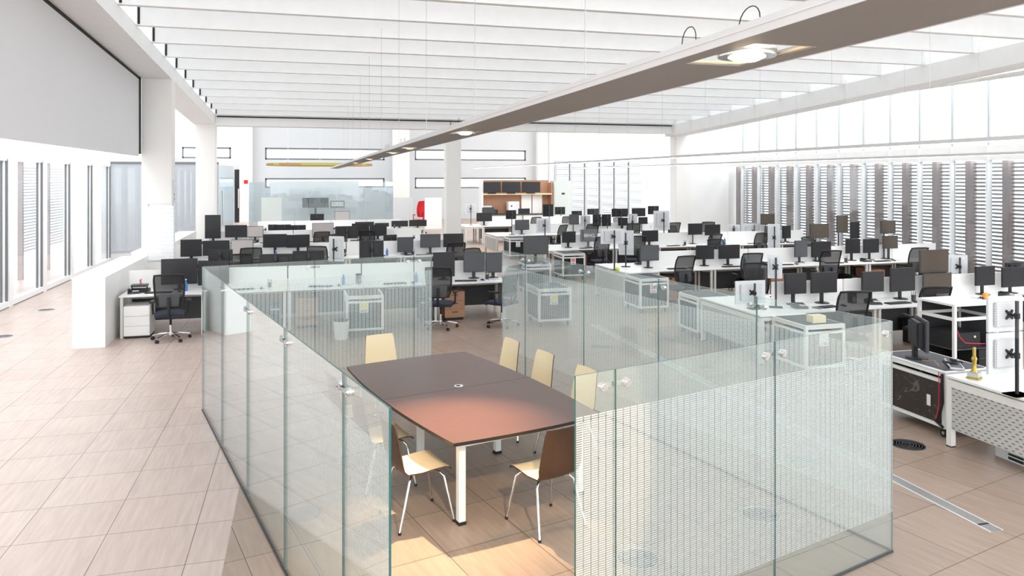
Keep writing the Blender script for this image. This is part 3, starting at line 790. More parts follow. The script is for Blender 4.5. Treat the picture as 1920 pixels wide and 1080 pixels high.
# ------------------------------------------------------------------ monitors
STY = {'s': ('screen', 'backblack'), 'g': ('screengrey', 'dark'), 'p': ('screenpale', 'dark'), 'b': ('screenbrown', 'dark'),
       'k': (None, 'backblack'), 'w': (None, 'silver'), 'q': (None, 'backgrey')}
DESC = {'s': 'black monitor with dark screen', 'g': 'monitor with matt grey screen', 'p': 'monitor with painted pale reflection', 'b': 'monitor with painted brown reflection',
        'k': 'black-backed monitor seen from behind', 'w': 'silver-backed monitor seen from behind', 'q': 'grey-backed monitor with a logo, seen from behind'}
def monitor(X, Y, zb, wd, ht, sty, yaw, label, group, zdesk=0.74):
    t = thing('monitor', label, 'monitor', (X, Y, zdesk), yaw, group)
    zb -= zdesk; f = sty in 'sgpb'; sm, bm_ = STY[sty]; s = -1 if f else 1    # screen towards -y when f
    e = 0.014
    MB().box(-wd / 2, wd / 2, -0.014, 0.014, zb, zb + ht, 'silver' if sty == 'w' else bm_).obj('bezel', t, bevel=0.004)
    ys = s * 0.0145
    if f: MB().box(-wd / 2 + e, wd / 2 - e, -0.0165, -0.0142, zb + e + 0.008, zb + ht - e, sm).obj('screen', t)
    else: MB().box(-wd / 2 + e, wd / 2 - e, 0.0142, 0.0165, zb + e + 0.008, zb + ht - e, 'screen').obj('screen', t)
    by = 1 if f else -1           # direction of the back
    y0, y1 = sorted((by * 0.014, by * 0.045))
    vm = 'vents' if (sty == 'w' and wd > 0.36) else bm_
    MB().box(-wd * 0.36, wd * 0.36, y0, y1, zb + ht * 0.16, zb + ht * 0.86, vm).obj('back_housing', t, bevel=0.008)
    zc = zb + ht * 0.5
    if (f and zb < 0.28) or sty == 'q':
        MB().box(-0.035, 0.035, 0.045, 0.065, 0.012, zc, bm_).obj('stand_neck', t, bevel=0.004)
        MB().lathe([(0.115, 0.0), (0.115, 0.008), (0.10, 0.013), (0.02, 0.014)], bm_, 20, (0, 0.04)).obj('stand_base', t, smooth=True)
    else:
        py = by * 0.13
        mb = MB().cyl((0, py, 0.012), (0, py, max(zb + ht * 0.92, 0.4)), 0.017, 'dark', n=10)
        mb.obj('pole', t, smooth=True)
        MB().box(-0.10, 0.10, py - 0.075, py + 0.075, 0.0, 0.012, 'black').obj('pole_base', t, bevel=0.003)
        # star-shaped mount and arm
        mb = MB(); c0 = by * 0.046
        for q in range(4):
            a = pi / 4 + q * pi / 2
            mb.cyl((0, c0 + by * 0.012, zc), (0.058 * math.cos(a), c0 + by * 0.003, zc + 0.058 * math.sin(a)), 0.017, 'black', 0.010, 6)
        mb.cyl((0, c0, zc), (0, py, zc), 0.014, 'black')
        mb.cyl((0, py, zc - 0.025), (0, py, zc + 0.025), 0.027, 'black')
        mb.obj('mount', t)
    if sty == 'q':
        cu = D.curves.new('logo', 'FONT'); cu.body = 'BENQ'; cu.size = 0.13; cu.align_x = 'CENTER'; cu.extrude = 0.001
        cu.materials.append(M['paper'])
        tmp = D.objects.new('logo_curve', cu); COL.objects.link(tmp); bpy.context.view_layer.update()
        lme = D.meshes.new_from_object(tmp.evaluated_get(bpy.context.evaluated_depsgraph_get())); D.objects.remove(tmp)
        lo = D.objects.new('logo', lme); COL.objects.link(lo); lo.parent = t
        lo.location = (0, -0.048, zc - 0.04); lo.rotation_euler = (pi / 2, 0, 0)
    return t

BEN = {'L': [15.1, 20.3, 25.35, 30.8], 'R': [5.4, 10.6, 15.75, 20.9, 26.3, 31.5]}
BORD = {'L': ['front', 'second', 'third', 'rearmost'], 'R': ['front', 'second', 'third', 'fourth', 'fifth', 'rearmost']}
SIDE = {'L': 'cabinet-side', 'R': 'window-side'}
mons = {
 'L1n': [(305,485,368,533,'s'),(373,490,428,536,'s'),(812,485,853,531,'s'),(869,473,909,510,'g'),(910,474,941,511,'g')],
 'L1f': [(392,468,435,490,'k'),(488,476,549,503,'k'),(550,470,607,502,'k'),(616,443,646,490,'w'),(674,451,719,485,'k')],
 'L2n': [(340,449,377,481,'s'),(382,451,429,479,'s'),(434,449,474,477,'p'),(494,439,537,464,'s'),(538,440,580,464,'s'),(745,445,775,473,'g'),(788,439,826,464,'g'),(831,438,869,463,'s')],
 'L2f': [(629,424,671,447,'k'),(719,440,744,470,'k')],
 'L3n': [(385,403,413,447,'s'),(423,422,462,445,'s'),(463,424,493,445,'p'),(586,418,625,445,'p'),(660,419,692,443,'s'),(693,421,725,442,'s')],
 'L3f': [(503,421,520,438,'k'),(521,421,545,438,'k'),(546,422,573,438,'k')],
 'L4n': [(666,416,701,424,'s'),(703,418,729,425,'s'),(734,415,765,426,'s'),(767,414,800,426,'s')],
 'L4f': [(582,401,607,419,'k'),(628,396,655,417,'p')],
 'R1f': [(1842,555,1925,621,'w'),(1842,623,1925,699,'w')],
 'R2n': [(1467,512,1515,551,'s'),(1516,510,1573,549,'s'),(1612,509,1660,547,'s'),(1662,502,1722,546,'s'),(1724,513,1790,552,'b'),(1724,469,1791,512,'b'),(1823,499,1870,535,'s'),(1872,501,1926,538,'s'),(1375,527,1438,570,'w'),(1440,478,1466,522,'w')],
 'R2f': [(1778,478,1812,520,'w'),(1879,492,1925,510,'k')],
 'R3n': [(1197,460,1238,489,'g'),(1304,460,1340,486,'s'),(1345,459,1389,485,'s'),(1487,451,1516,482,'g'),(1519,420,1561,447,'b'),(1518,453,1561,482,'s'),(1584,448,1614,475,'s'),(1615,448,1651,474,'s'),(1652,414,1686,438,'b'),(1652,442,1686,466,'b'),(1125,429,1171,457,'w')],
 'R3f': [(1566,404,1592,436,'b'),(1593,416,1613,447,'s'),(1160,432,1188,478,'w'),(1440,420,1462,470,'w')],
 'R4n': [(1053,434,1080,455,'s'),(1087,430,1121,453,'q'),(1202,432,1236,453,'s'),(1288,419,1319,440,'s'),(1320,421,1352,441,'s'),(1427,401,1457,421,'b'),(1432,423,1458,444,'b'),(1465,423,1484,447,'s')],
 'R4f': [(1005,409,1033,436,'w'),(1223,395,1258,431,'w'),(1364,421,1387,439,'w'),(1390,419,1431,447,'w')],
 'R5n': [(965,412,993,431,'g'),(948,394,968,411,'k'),(1067,402,1086,421,'g'),(1088,404,1107,423,'w'),(1111,402,1127,424,'k'),(1128,402,1146,424,'k'),(1158,408,1178,423,'s'),(1178,401,1195,431,'w'),(1196,407,1215,420,'s'),(1185,390,1213,406,'s'),(1147,391,1180,407,'k')],
 'R5f': [(1017,383,1038,406,'k'),(1214,386,1236,402,'k'),(1285,389,1314,415,'k')],
 'R6n': [(893,399,923,415,'s'),(971,391,994,401,'s'),(1071,395,1092,404,'k'),(1100,391,1124,402,'k')],
 'R6f': [(872,382,892,400,'w'),(1040,388,1060,402,'k')],
}
side_word = {'n': 'camera side', 'f': 'far side'}
MONPOS = {}
for key, lst in mons.items():
    blk, bi, sd = key[0], int(key[1]) - 1, key[2]
    c = BEN[blk][bi]; Y = c - 0.22 if sd == 'n' else c + 0.24
    rows_ = []
    for (u0, v0, u1, v1, sty) in lst:
        um = (u0 + u1) / 2; z = depY(um, Y); X = atY(um, Y)
        wd = (u1 - u0) * z / F; ht = (v1 - v0) * z / F; zb = H - (v1 - HV) * z / F
        if zb < 0.80: ht -= max(0, 0.80 - zb) * 0.0; zb = 0.80
        rows_.append((X, zb, wd, ht, sty))
    rows_.sort(key=lambda r: (r[0] if blk == 'R' else -r[0]))
    xs = []
    for i, (X, zb, wd, ht, sty) in enumerate(rows_):
        stacked = any(abs(X - r[0]) < 0.25 for j, r in enumerate(rows_) if j != i)
        yoff = 0
        # an upper one of a stack: the arms share a depth, only the lower keeps a table stand
        lab = '%s, %s from the aisle, %s of the %s %s bench' % (DESC[sty], ORD[i], side_word[sd], BORD[blk][bi], SIDE[blk])
        lab = lab.replace(' seen from behind', '').replace(', seen from behind', '')
        up = stacked and zb > 1.12
        yaw = random.uniform(-0.10, 0.10)
        if sty == 'w' and wd < 0.42: yaw = -0.5
        monitor(X, Y + (0.075 if up and sd == 'n' else 0.0), zb, wd, ht, sty, yaw if not stacked else 0, lab, 'monitors on the %s desks' % SIDE[blk])
        xs.append(X)
    MONPOS[key] = xs

# ------------------------------------------------------------------ desks
XA = {'L': 3.95, 'R': 6.6}
for blk in 'LR':
    for bi, c in enumerate(BEN[blk]):
        x0 = XA[blk]; n = 5 if blk == 'L' else 6
        if blk == 'R' and bi == 0: n = 1; x0 = 6.48
        if blk == 'R' and bi == 2: x0 = 6.75
        if blk == 'R':
            ed.place((x0, c, 0), 0, 'white desk with slotted grey panel facing the aisle, %s window-side bench' % BORD[blk][bi], 'end desks with slotted panels')
        for sd in 'nf':
            for i in range(n):
                if blk == 'L' and bi == 3 and i > 3: continue
                g = 1 if (i == 0 and blk == 'L') else 0
                lab = 'white desk, %s from the aisle, %s of the %s %s bench' % (ORD[i + (blk == 'R')], side_word[sd], BORD[blk][bi], SIDE[blk])
                sc_near = 1 if (sd == 'n') else 0
                if blk == 'R' and bi == 0: sc_near = 0
                if blk == 'R':
                    if sd == 'n': dk[(g, sc_near)].place((x0 + 0.8 + 1.4 * i, c - 0.8, 0), 0, lab, 'white desks of the open office')
                    else: # mirrored by turning: end panel on the other frame
                        dk[(g, 0)].place((x0 + 0.8 + 1.4 * i, c + 0.83, 0), 0, lab, 'white desks of the open office', (1, -1, 1))
                else:
                    xx = x0 - 1.4 * i
                    if sd == 'n': dk[(g, sc_near)].place((xx, c - 0.8, 0), 0, lab, 'white desks of the open office', (-1, 1, 1))
                    else: dk[(g, 0)].place((xx, c + 0.83, 0), 0, lab, 'white desks of the open office', (-1, -1, 1))

# ------------------------------------------------------------------ wheeled cabinets
def put_trolley(x, y, label, **kw):
    t = trolley_proto(**kw); t.location = (x, y, 0); t['label'] = label; t['group'] = 'wheeled dark cabinets at the desk ends'; return t
put_trolley(0.75, 13.35, 'wheeled dark cabinet with a yellow notice, seen through the far glass pane', poster='y')
put_trolley(4.25, 13.25, 'wheeled dark cabinet with a portrait notice at the aisle corner', poster='y')
put_trolley(6.68, 14.02, 'wheeled dark cabinet with a notice, end of the third window-side bench', poster='r', d=0.80)
put_trolley(6.85, 19.2, 'wheeled dark cabinet with a red notice, end of the fourth window-side bench', poster='r')
put_trolley(6.85, 24.6, 'wheeled dark cabinet with two grey notices near the single column', poster='g', d=0.80)
put_trolley(6.80, 8.95, 'wheeled dark cabinet with a card box on it, behind the corner glass', poster='g')
put_trolley(6.60, 11.55, 'wheeled dark cabinet at the far end of the second window-side bench', poster=False, d=0.70)
put_trolley(5.15, 17.1, 'wheeled dark cabinet in the aisle carrying a big monitor', poster=False, d=0.6)
monitor(5.5, 17.35, 0.93, 0.62, 0.44, 'g', -0.12, 'big matt grey monitor on the wheeled cabinet in the aisle', 'monitors on the wheeled cabinets', 0.726)
# the cable cabinet
def cable_mat():
    m = D.materials.new('smoked_panel_with_pale_cables'); m.use_nodes = True; nt = m.node_tree; b = nt.nodes['Principled BSDF']
    tc = nt.nodes.new('ShaderNodeTexCoord'); n = nt.nodes.new('ShaderNodeTexNoise'); n.inputs['Scale'].default_value = 3.2; n.inputs['Detail'].default_value = 1; n.inputs['Distortion'].default_value = 1.4
    nt.links.new(tc.outputs['Object'], n.inputs['Vector'])
    k = math_node(nt, 'ABSOLUTE', math_node(nt, 'SUBTRACT', math_node(nt, 'FRACT', math_node(nt, 'MULTIPLY', n.outputs[0], 5.0)), 0.5))
    k = math_node(nt, 'LESS_THAN', k, 0.022)
    nt.links.new(mixc(nt, k, (0.028, 0.022, 0.02), (0.12, 0.10, 0.09)), b.inputs['Base Color']); b.inputs['Roughness'].default_value = 0.3
    return m
M['cables'] = cable_mat()
t = trolley_proto(0.62, 0.95, 0.72, False, 'cables'); t.location = (6.62, 6.42, 0); t['label'] = 'wheeled cabinet with smoked side panel full of cables, next to the slotted desk'
MB().box(0.002, 0.012, 0.20, 0.25, 0.30, 0.42, 'alu').obj('latch', t, bevel=0.003)
MB().tube([(-0.02, 0.02, 0.70), (-0.03, 0.01, 0.60), (-0.035, 0.0, 0.40), (-0.03, 0.05, 0.24), (-0.02, 0.10, 0.17), (0.0, 0.02, 0.12)], 0.016, 'black').tube([(-0.04, 0.045, 0.72), (-0.045, 0.035, 0.55), (-0.045, 0.04, 0.35), (-0.04, 0.08, 0.2)], 0.0045, 'redcable').obj('cable_loom', t, smooth=True)
zt = 0.726
# old monitor seen from the side on that cabinet
t = thing('old_monitor', 'old deep black monitor turned sideways on the cable cabinet', 'monitor', (6.86, 6.98, zt), math.radians(62))
MB().box(-0.21, 0.21, -0.02, 0.02, 0.10, 0.46, 'dark').obj('bezel', t, bevel=0.008)
MB().box(-0.17, 0.17, 0.02, 0.10, 0.14, 0.43, 'black').obj('back_housing', t, bevel=0.02)
MB().box(-0.185, 0.185, -0.0225, -0.0195, 0.13, 0.44, 'screen').obj('screen', t)
MB().box(-0.05, 0.05, 0.05, 0.09, 0.015, 0.22, 'black').obj('stand_neck', t, bevel=0.005)
MB().lathe([(0.12, 0), (0.12, 0.01), (0.09, 0.018), (0.02, 0.02)], 'black', 20, (0, 0.05)).obj('stand_base', t, smooth=True)
t = thing('keyboard', 'pale edged keyboard tray lying crosswise on the cable cabinet', 'keyboard', (6.95, 6.62, zt), 0.9)
MB().box(-0.23, 0.23, -0.07, 0.07, 0, 0.022, 'silver').obj('body', t, bevel=0.004); MB().box(-0.21, 0.21, -0.055, 0.055, 0.022, 0.028, 'keys').obj('keys', t)
tag(MB().tube([(6.75, 6.50, zt + 0.02), (6.80, 6.62, zt + 0.05), (6.92, 6.55, zt + 0.03), (6.98, 6.70, zt + 0.045), (7.05, 6.6, zt + 0.02), (6.95, 6.52, zt + 0.01)], 0.011, 'black').tube([(6.72, 6.60, zt + 0.012), (6.78, 6.72, zt + 0.035), (6.74, 6.85, zt + 0.012)], 0.006, 'wood').obj('cable_tangle', smooth=True), 'tangle of dark and brown cables on top of the cable cabinet', 'cables')
# open equipment rack
t = thing('equipment_rack', 'tall open aluminium rack with black machines inside, behind the cable cabinet', 'rack', (8.3, 7.9, 0), 0)
mb = MB(); W_, D_k, HH = 0.74, 0.62, 1.12
for x in (0.02, W_ - 0.02):
    for y in (0.02, D_k - 0.02): mb.box(x - 0.02, x + 0.02, y - 0.02, y + 0.02, 0.05, HH - 0.03, 'alu')
for z in (0.12, 0.92):
    for y in (0.02, D_k - 0.02): mb.box(0.04, W_ - 0.04, y - 0.018, y + 0.018, z - 0.02, z + 0.02, 'alu')
    for x in (0.02, W_ - 0.02): mb.box(x - 0.018, x + 0.018, 0.04, D_k - 0.04, z - 0.02, z + 0.02, 'alu')
mb.obj('frame', t)
MB().box(0, W_, 0, D_k, HH - 0.03, HH, 'alu').obj('top', t, bevel=0.003)
MB().box(W_ - 0.016, W_ - 0.008, 0.04, D_k - 0.04, 0.14, HH - 0.05, 'dark').box(0.04, W_ - 0.04, D_k - 0.014, D_k - 0.006, 0.14, HH - 0.05, 'black').obj('panel', t)
MB().box(0.04, W_ - 0.04, 0.04, D_k - 0.04, 0.50, 0.515, 'dark').obj('shelf', t)
MB().box(0.04, W_ - 0.04, 0.04, D_k - 0.04, 0.13, 0.14, 'dark').obj('shelf', t)
MB().box(0.06, 0.52, 0.08, 0.5, 0.516, 0.72, 'black').obj('machine', t, bevel=0.005)
MB().cyl((0.42, 0.072, 0.66), (0.42, 0.08, 0.66), 0.016, 'silver', n=14).obj('power_button', t)
MB().box(0.46, 0.69, 0.05, 0.45, 0.142, 0.49, 'black').box(0.47, 0.68, 0.045, 0.05, 0.36, 0.38, 'dark').obj('machine', t, bevel=0.004)
MB().tube([(0.10, 0.05, 0.76), (0.12, 0.03, 0.68), (0.20, 0.02, 0.60), (0.34, 0.02, 0.585), (0.48, 0.02, 0.575), (0.54, 0.03, 0.57)], 0.006, 'redcable').obj('red_cable', t, smooth=True)
for x in (0.05, W_ - 0.05):
    for y in (0.05, D_k - 0.05): MB().cyl((x, y, 0), (x, y, 0.05), 0.025, 'black').obj('foot', t)
# trophy on front desk
p = fl(1811, 693, 0.74)
t = thing('trophy', 'small gold trophy on a grey block at the corner of the slotted desk', 'trophy', (6.64, 6.08, 0.74), 0.4); t.scale = (1.3, 1.3, 1.55)
MB().box(-0.045, 0.045, -0.045, 0.045, 0, 0.012, 'gold').box(-0.038, 0.038, -0.038, 0.038, 0.012, 0.045, 'greybox').obj('plinth', t, bevel=0.002)
MB().lathe([(0.024, 0.045), (0.018, 0.06), (0.014, 0.09), (0.018, 0.12), (0.022, 0.13), (0.012, 0.15)], 'gold', 16).box(-0.02, 0.02, -0.006, 0.006, 0.15, 0.205, 'gold').obj('figure', t, smooth=True)
# small pc tower under front desk
t = thing('computer_tower', 'silver computer tower lying under the slotted front desk', 'computer', (6.95, 5.75, 0), 0)
MB().box(-0.22, 0.22, -0.17, 0.17, 0, 0.10, 'silver').obj('case', t, bevel=0.004); MB().box(-0.226, -0.22, -0.14, 0.02, 0.02, 0.045, 'black').box(-0.226, -0.22, -0.14, 0.02, 0.06, 0.08, 'black').obj('drive_slots', t)
t = thing('keyboard', 'silver keyboard below the silver-backed monitor pair on the front desk', 'keyboard', (6.85, 5.2, 0.74), 1.35)
MB().box(-0.22, 0.22, -0.06, 0.06, 0, 0.016, 'silver').obj('body', t, bevel=0.003); MB().box(-0.205, 0.205, -0.05, 0.05, 0.016, 0.02, 'keys').obj('keys', t)

# ------------------------------------------------------------------ office chairs
chairs = [  # (u, Y, rz, label)
 (320, 14.0, 0.05, 'black mesh office chair at the desk beside the long white cabinet'),
 (826, 13.75, -0.35, 'black office chair at the entrance gap, beside the far glass pane end'),
 (898, 16.6, pi + 0.4, 'black office chair pulled up on the far side behind the entrance gap'),
 (941, 13.6, 0.7, 'black office chair turned sideways next to the window-side glass'),
 (1272, 14.35, 0.15, 'grey mesh office chair, first from the aisle at the third window-side bench'),
 (1400, 14.45, -0.1, 'grey mesh office chair, second from the aisle at the third window-side bench'),
 (1547, 14.5, -0.15, 'dark mesh office chair, third from the aisle at the third window-side bench'),
 (1708, 14.5, -0.05, 'dark mesh office chair, fourth from the aisle at the third window-side bench'),
 (1585, 9.3, -0.2, 'dark mesh office chair, first from the aisle at the second window-side bench'),
 (1735, 9.35, -0.2, 'dark mesh office chair, second from the aisle at the second window-side bench'),
 (1352, 17.3, pi, 'black office chair on the far side of the third window-side bench, nearer the aisle'),
 (1530, 17.3, pi + 0.2, 'black office chair on the far side of the third window-side bench, nearer the windows'),
 (1425, 12.2, pi - 0.3, 'black office chair on the far side of the second window-side bench'),
 (1122, 19.5, 0.1, 'black office chair, first from the aisle at the fourth window-side bench'),
 (1190, 19.5, -0.1, 'black office chair, second from the aisle at the fourth window-side bench'),
 (1330, 19.5, 0.2, 'black office chair, third from the aisle at the fourth window-side bench'),
 (1273, 22.6, pi + 0.5, 'black office chair on the far side of the fourth window-side bench'),
 (1045, 24.7, 0.6, 'black office chair, first from the aisle at the fifth window-side bench'),
 (1105, 24.8, 0.1, 'black office chair, second from the aisle at the fifth window-side bench'),
 (1185, 24.8, -0.2, 'black office chair, third from the aisle at the fifth window-side bench'),
 (470, 18.7, 0.1, 'black office chair at the second cabinet-side bench, below the pale screen'),
 (600, 18.7, -0.3, 'black office chair at the second cabinet-side bench, middle'),
 (850, 18.8, 0.1, 'black office chair at the second cabinet-side bench, nearest the aisle'),
 (450, 16.6, pi, 'black office chair on the far side of the front cabinet-side bench, nearer the column'),
 (600, 23.6, 0.2, 'black office chair at the third cabinet-side bench'),
 (700, 16.7, pi, 'black office chair on the far side of the front cabinet-side bench, nearer the aisle'),
 (1000, 29.9, 0.2, 'black office chair, first from the aisle at the rearmost window-side bench'),
 (1062, 30.0, -0.1, 'black office chair, second from the aisle at the rearmost window-side bench'),
 (1128, 30.0, 0.3, 'black office chair, third from the aisle at the rearmost window-side bench'),
 (1258, 24.9, 0.1, 'black office chair, fourth from the aisle at the fifth window-side bench'),
 (1325, 24.9, -0.3, 'black office chair, fifth from the aisle at the fifth window-side bench'),
 (1418, 19.6, 0.1, 'black office chair, fourth from the aisle at the fourth window-side bench'),
 (1165, 28.0, pi, 'black office chair on the far side of the fifth window-side bench'),
 (690, 23.8, -0.2, 'black office chair at the third cabinet-side bench, nearest the aisle'),
 (640, 21.9, pi + 0.3, 'black office chair on the far side of the second cabinet-side bench'),
]
for u, Y, rz, lb in chairs:
    oc.place((atY(u, Y), Y, 0), rz, lb, 'office chairs at the desks')
redc.place((atY(784, 37.4), 37.4, 0), 0.6, 'tall bright red office chair between two white boards', 'coloured chairs at the back', (1.3, 1.3, 1.4))

# ------------------------------------------------------------------ cabinets, boards, desk clutter
def low_cabinet(x0, x1, y0, y1, h, label):
    t = thing('low_cabinet', label, 'cabinet', ((x0 + x1) / 2, (y0 + y1) / 2, 0), 0, 'long white low cabinets')
    a, b = (x1 - x0) / 2, (y1 - y0) / 2
    MB().box(-a + 0.01, a - 0.004, -b + 0.004, b - 0.01, 0.0, h - 0.022, 'desktop').obj('body', t)
    MB().box(-a, a, -b, b, h - 0.022, h, 'desktop').obj('top_board', t, bevel=0.002)
    return t
low_cabinet(-3.61, -3.11, 13.68, 17.2, 1.157, 'long white low cabinet between side aisle and first desks')
low_cabinet(-3.61, -3.11, 18.1, 24.8, 1.157, 'long white low cabinet running on behind the column with the written sheet')
# side desk pedestal near first chair
t = thing('drawer_pedestal', 'white three-drawer pedestal under the desk beside the long white cabinet', 'drawer unit', (atY(262, 14.55), 14.55, 0))
MB().box(-0.21, 0.21, -0.25, 0.25, 0.04, 0.56, 'white').obj('body', t)
for k in range(3):
    dw = MB().box(-0.205, 0.205, -0.268, -0.252, 0.05 + 0.17 * k, 0.05 + 0.17 * k + 0.163, 'desktop').obj('drawer', t, bevel=0.002)
MB().box(-0.2, 0.2, -0.24, 0.24, 0, 0.04, 'black').obj('plinth', t)
# written sheet and fittings on column
p0, p1 = wp(277, 383, 17.26), wp(327, 505, 17.26)
t = thing('flipchart_sheet', 'big white sheet with faint writing pinned on the near column', 'poster', (0, 0, 0))
MB().box(p0.x, -2.6, 17.272, 17.295, 1.03, p0.z + 0.01, 'silver').obj('backing_board', t)
MB().box(p0.x + 0.015, -2.615, 17.26, 17.272, 1.05, p0.z - 0.005, 'notes').obj('sheet', t)
MB().cyl((p0.x + 0.02, 17.25, p0.z - 0.02), (p0.x + 0.02, 17.262, p0.z - 0.02), 0.012, 'dark').cyl((-2.63, 17.25, p0.z - 0.02), (-2.63, 17.262, p0.z - 0.02), 0.012, 'dark').obj('pin', t)
tag(MB().box(GX - 0.005, GX + 0.02, 17.45, 17.55, 2.28, 2.75, 'silver').box(GX + 0.02, GX + 0.026, 17.48, 17.52, 2.32, 2.35, 'black').box(GX + 0.02, GX + 0.026, 17.48, 17.52, 2.42, 2.45, 'black').obj('switch_panel'), 'narrow grey switch strip on the side of the near column', 'switch')
t = thing('fire_sign', 'small red fire alarm sign on the far pier', 'sign', (atY(461, YB - 0.55), YB - 0.53, zat(341, 461, YB)))
MB().box(-0.16, 0.16, -0.01, 0.01, -0.16, 0.16, 'paper').obj('plate', t)
MB().box(-0.12, 0.12, -0.016, -0.01, -0.12, 0.12, 'red').obj('symbol', t)

# glass meeting room at the back, with screens
YR = 43.0
def bglass(P, Q, h, label):
    d = Q - P; t = thing('rear_glass_pane', label, 'glass pane', (P.x, P.y, 0), math.atan2(d.y, d.x), 'panes of the rear glass room')
    MB().box(0.01, d.length - 0.01, -0.01, 0.01, 0.02, h, 'blueglass').obj('glass_sheet', t)
    MB().box(0, d.length, -0.02, 0.02, 0, 0.02, 'steel').obj('floor_seal', t)
    return t
a = Vector((atY(467, YR), YR, 0)); b = Vector((atY(737, YR), YR, 0)); a2 = Vector((a.x, YR + 4, 0)); b2 = Vector((b.x, YR + 4, 0))
n = 5
for i in range(n):
    bglass(a + (b - a) * i / n, a + (b - a) * (i + 1) / n, 2.55, 'tall pane of the rear glass room, %s from the black door' % ORD[i])
bglass(a2, a, 2.55, 'side pane of the rear glass room nearest the black door'); bglass(b, b2, 2.55, 'side pane of the rear glass room nearest the red chair')
wallbox('wall_inner_rear', a.x + 0.9, b.x - 1.6, YR + 4.5, YR + 4.6, 0, 2.6, 'panelgrey', 'grey screen wall inside the rear glass room')
p0, p1 = wp(567, 371, YR + 4.0), wp(616, 389, YR + 4.0)
t = thing('television', 'black wide television inside the rear glass room', 'television', ((p0.x + p1.x) / 2, YR + 3.9, 0))
MB().box(-(p1.x - p0.x) / 2, (p1.x - p0.x) / 2, -0.04, 0.04, p1.z, p0.z, 'backblack').obj('panel', t, bevel=0.01)
MB().box(-0.06, 0.06, 0.04, 0.10, 0.02, p0.z - 0.1, 'black').box(-0.5, 0.5, -0.2, 0.3, 0, 0.02, 'black').obj('stand', t)
p0, p1 = wp(621, 377, YR + 4.0), wp(646, 389, YR + 4.0)
t = thing('picture_frame', 'small framed picture beside the wide television', 'picture', ((p0.x + p1.x) / 2, YR + 4.45, (p0.z + p1.z) / 2))
MB().box(-0.42, 0.42, -0.02, 0.02, -0.2, 0.2, 'black').obj('frame', t); MB().box(-0.37, 0.37, -0.025, -0.02, -0.15, 0.15, 'panelgrey').obj('print', t)
def whiteboard(u0, u1, v0, Y, z0, label, m='white'):
    x0, x1 = atY(u0, Y), atY(u1, Y); zt = wp(u0, v0, Y).z
    t = thing('whiteboard', label, 'whiteboard', ((x0 + x1) / 2, Y, 0)); w2 = (x1 - x0) / 2
    MB().box(-w2, w2, -0.012, 0.012, z0, zt, m).obj('board', t)
    mb = MB()
    for x in (-w2, w2 - 0.03): mb.box(x, x + 0.03, -0.018, 0.018, 0.06, zt + 0.02, 'silver')
    mb.box(-w2 + 0.03, w2 - 0.03, -0.016, 0.016, zt, zt + 0.02, 'silver').obj('frame', t)
    for x in (-w2 + 0.015, w2 - 0.015): MB().box(x - 0.02, x + 0.02, -0.3, 0.3, 0.0, 0.06, 'silver').obj('foot', t)
    return t
whiteboard(738, 774, 371, 36.5, 0.3, 'tall pale board between the rear glass room and the red chair', 'backwall')
whiteboard(796, 829, 371, 36.0, 0.3, 'tall white board between the red chair and the single column')
whiteboard(490, 528, 371, 40.5, 0.15, 'white glass board in front of the rear glass room', 'paleglass')
# wooden media wall
YM = 36.0
x0, x1, x2 = atY(903, YM), atY(1014, YM), atY(1036, YM)
zt, zm, zl = zat(337, 960, YM), zat(363, 960, YM), 1.0
t = thing('media_cupboard', 'wooden wall cupboard holding a row of three black televisions', 'cupboard', (0, YM, 0))
MB().box(x0, x0 + 0.08, -0.02, 0.6, 0, zt, 'white').obj('side_wall', t)
MB().box(x2 - 0.05, x2, -0.02, 0.6, 0, zt - 0.15, 'wood').obj('side_wall', t)
MB().box(x0 + 0.08, x2 - 0.05, 0.5, 0.6, 0, zt - 0.02, 'wood').obj('back_wall_panel', t)
MB().box(x0 + 0.08, x2 - 0.05, -0.02, 0.5, zm - 0.06, zm, 'cream').obj('shelf', t)
MB().box(x0 + 0.08, x2 - 0.05, -0.1, 0.5, 0.92, 0.98, 'dark').obj('counter', t)
MB().box(x0 + 0.08, x2 - 0.05, -0.05, 0.5, 0, 0.92, 'white').obj('lower_unit', t)
for i, (ua, ub) in enumerate(((982, 1002), (1003, 1022))):
    MB().box(atY(ua, YM), atY(ub, YM) - 0.03, 0.40, 0.5, 0.98, zm - 0.08, 'white').obj('door', t)
for i, (ua, ub, nm) in enumerate(((907, 939, 'first'), (942, 976, 'middle'), (979, 1013, 'last'))):
    xa, xb = atY(ua, YM - 0.1), atY(ub, YM - 0.1)
    tv = thing('television', 'black television in the wooden cupboard, %s of three' % nm, 'television', ((xa + xb) / 2, YM - 0.08, zm + 0.02), 0, 'televisions in the wooden cupboard')
    w2 = (xb - xa) / 2; hh = zt - zm - 0.12
    MB().box(-w2, w2, -0.03, 0.05, 0.04, hh, 'backblack').obj('panel', tv, bevel=0.01); MB().box(-w2 + 0.05, w2 - 0.05, -0.034, -0.03, 0.09, hh - 0.05, 'screen').obj('screen', tv)
    MB().box(-0.2, 0.2, -0.02, 0.15, -0.02, 0.04, 'black').obj('foot', tv)
t = thing('printer', 'dark office printer on the counter of the wooden cupboard', 'printer', (atY(915, YM), YM + 0.1, 0.98))
MB().box(-0.3, 0.3, -0.2, 0.25, 0, 0.34, 'dark').obj('body', t, bevel=0.02); MB().box(-0.25, 0.2, -0.1, 0.2, 0.34, 0.42, 'silver').obj('feeder', t, bevel=0.01)
t = thing('coffee_machine', 'white and grey machine on the cupboard counter', 'machine', (atY(964, YM), YM + 0.1, 0.98))
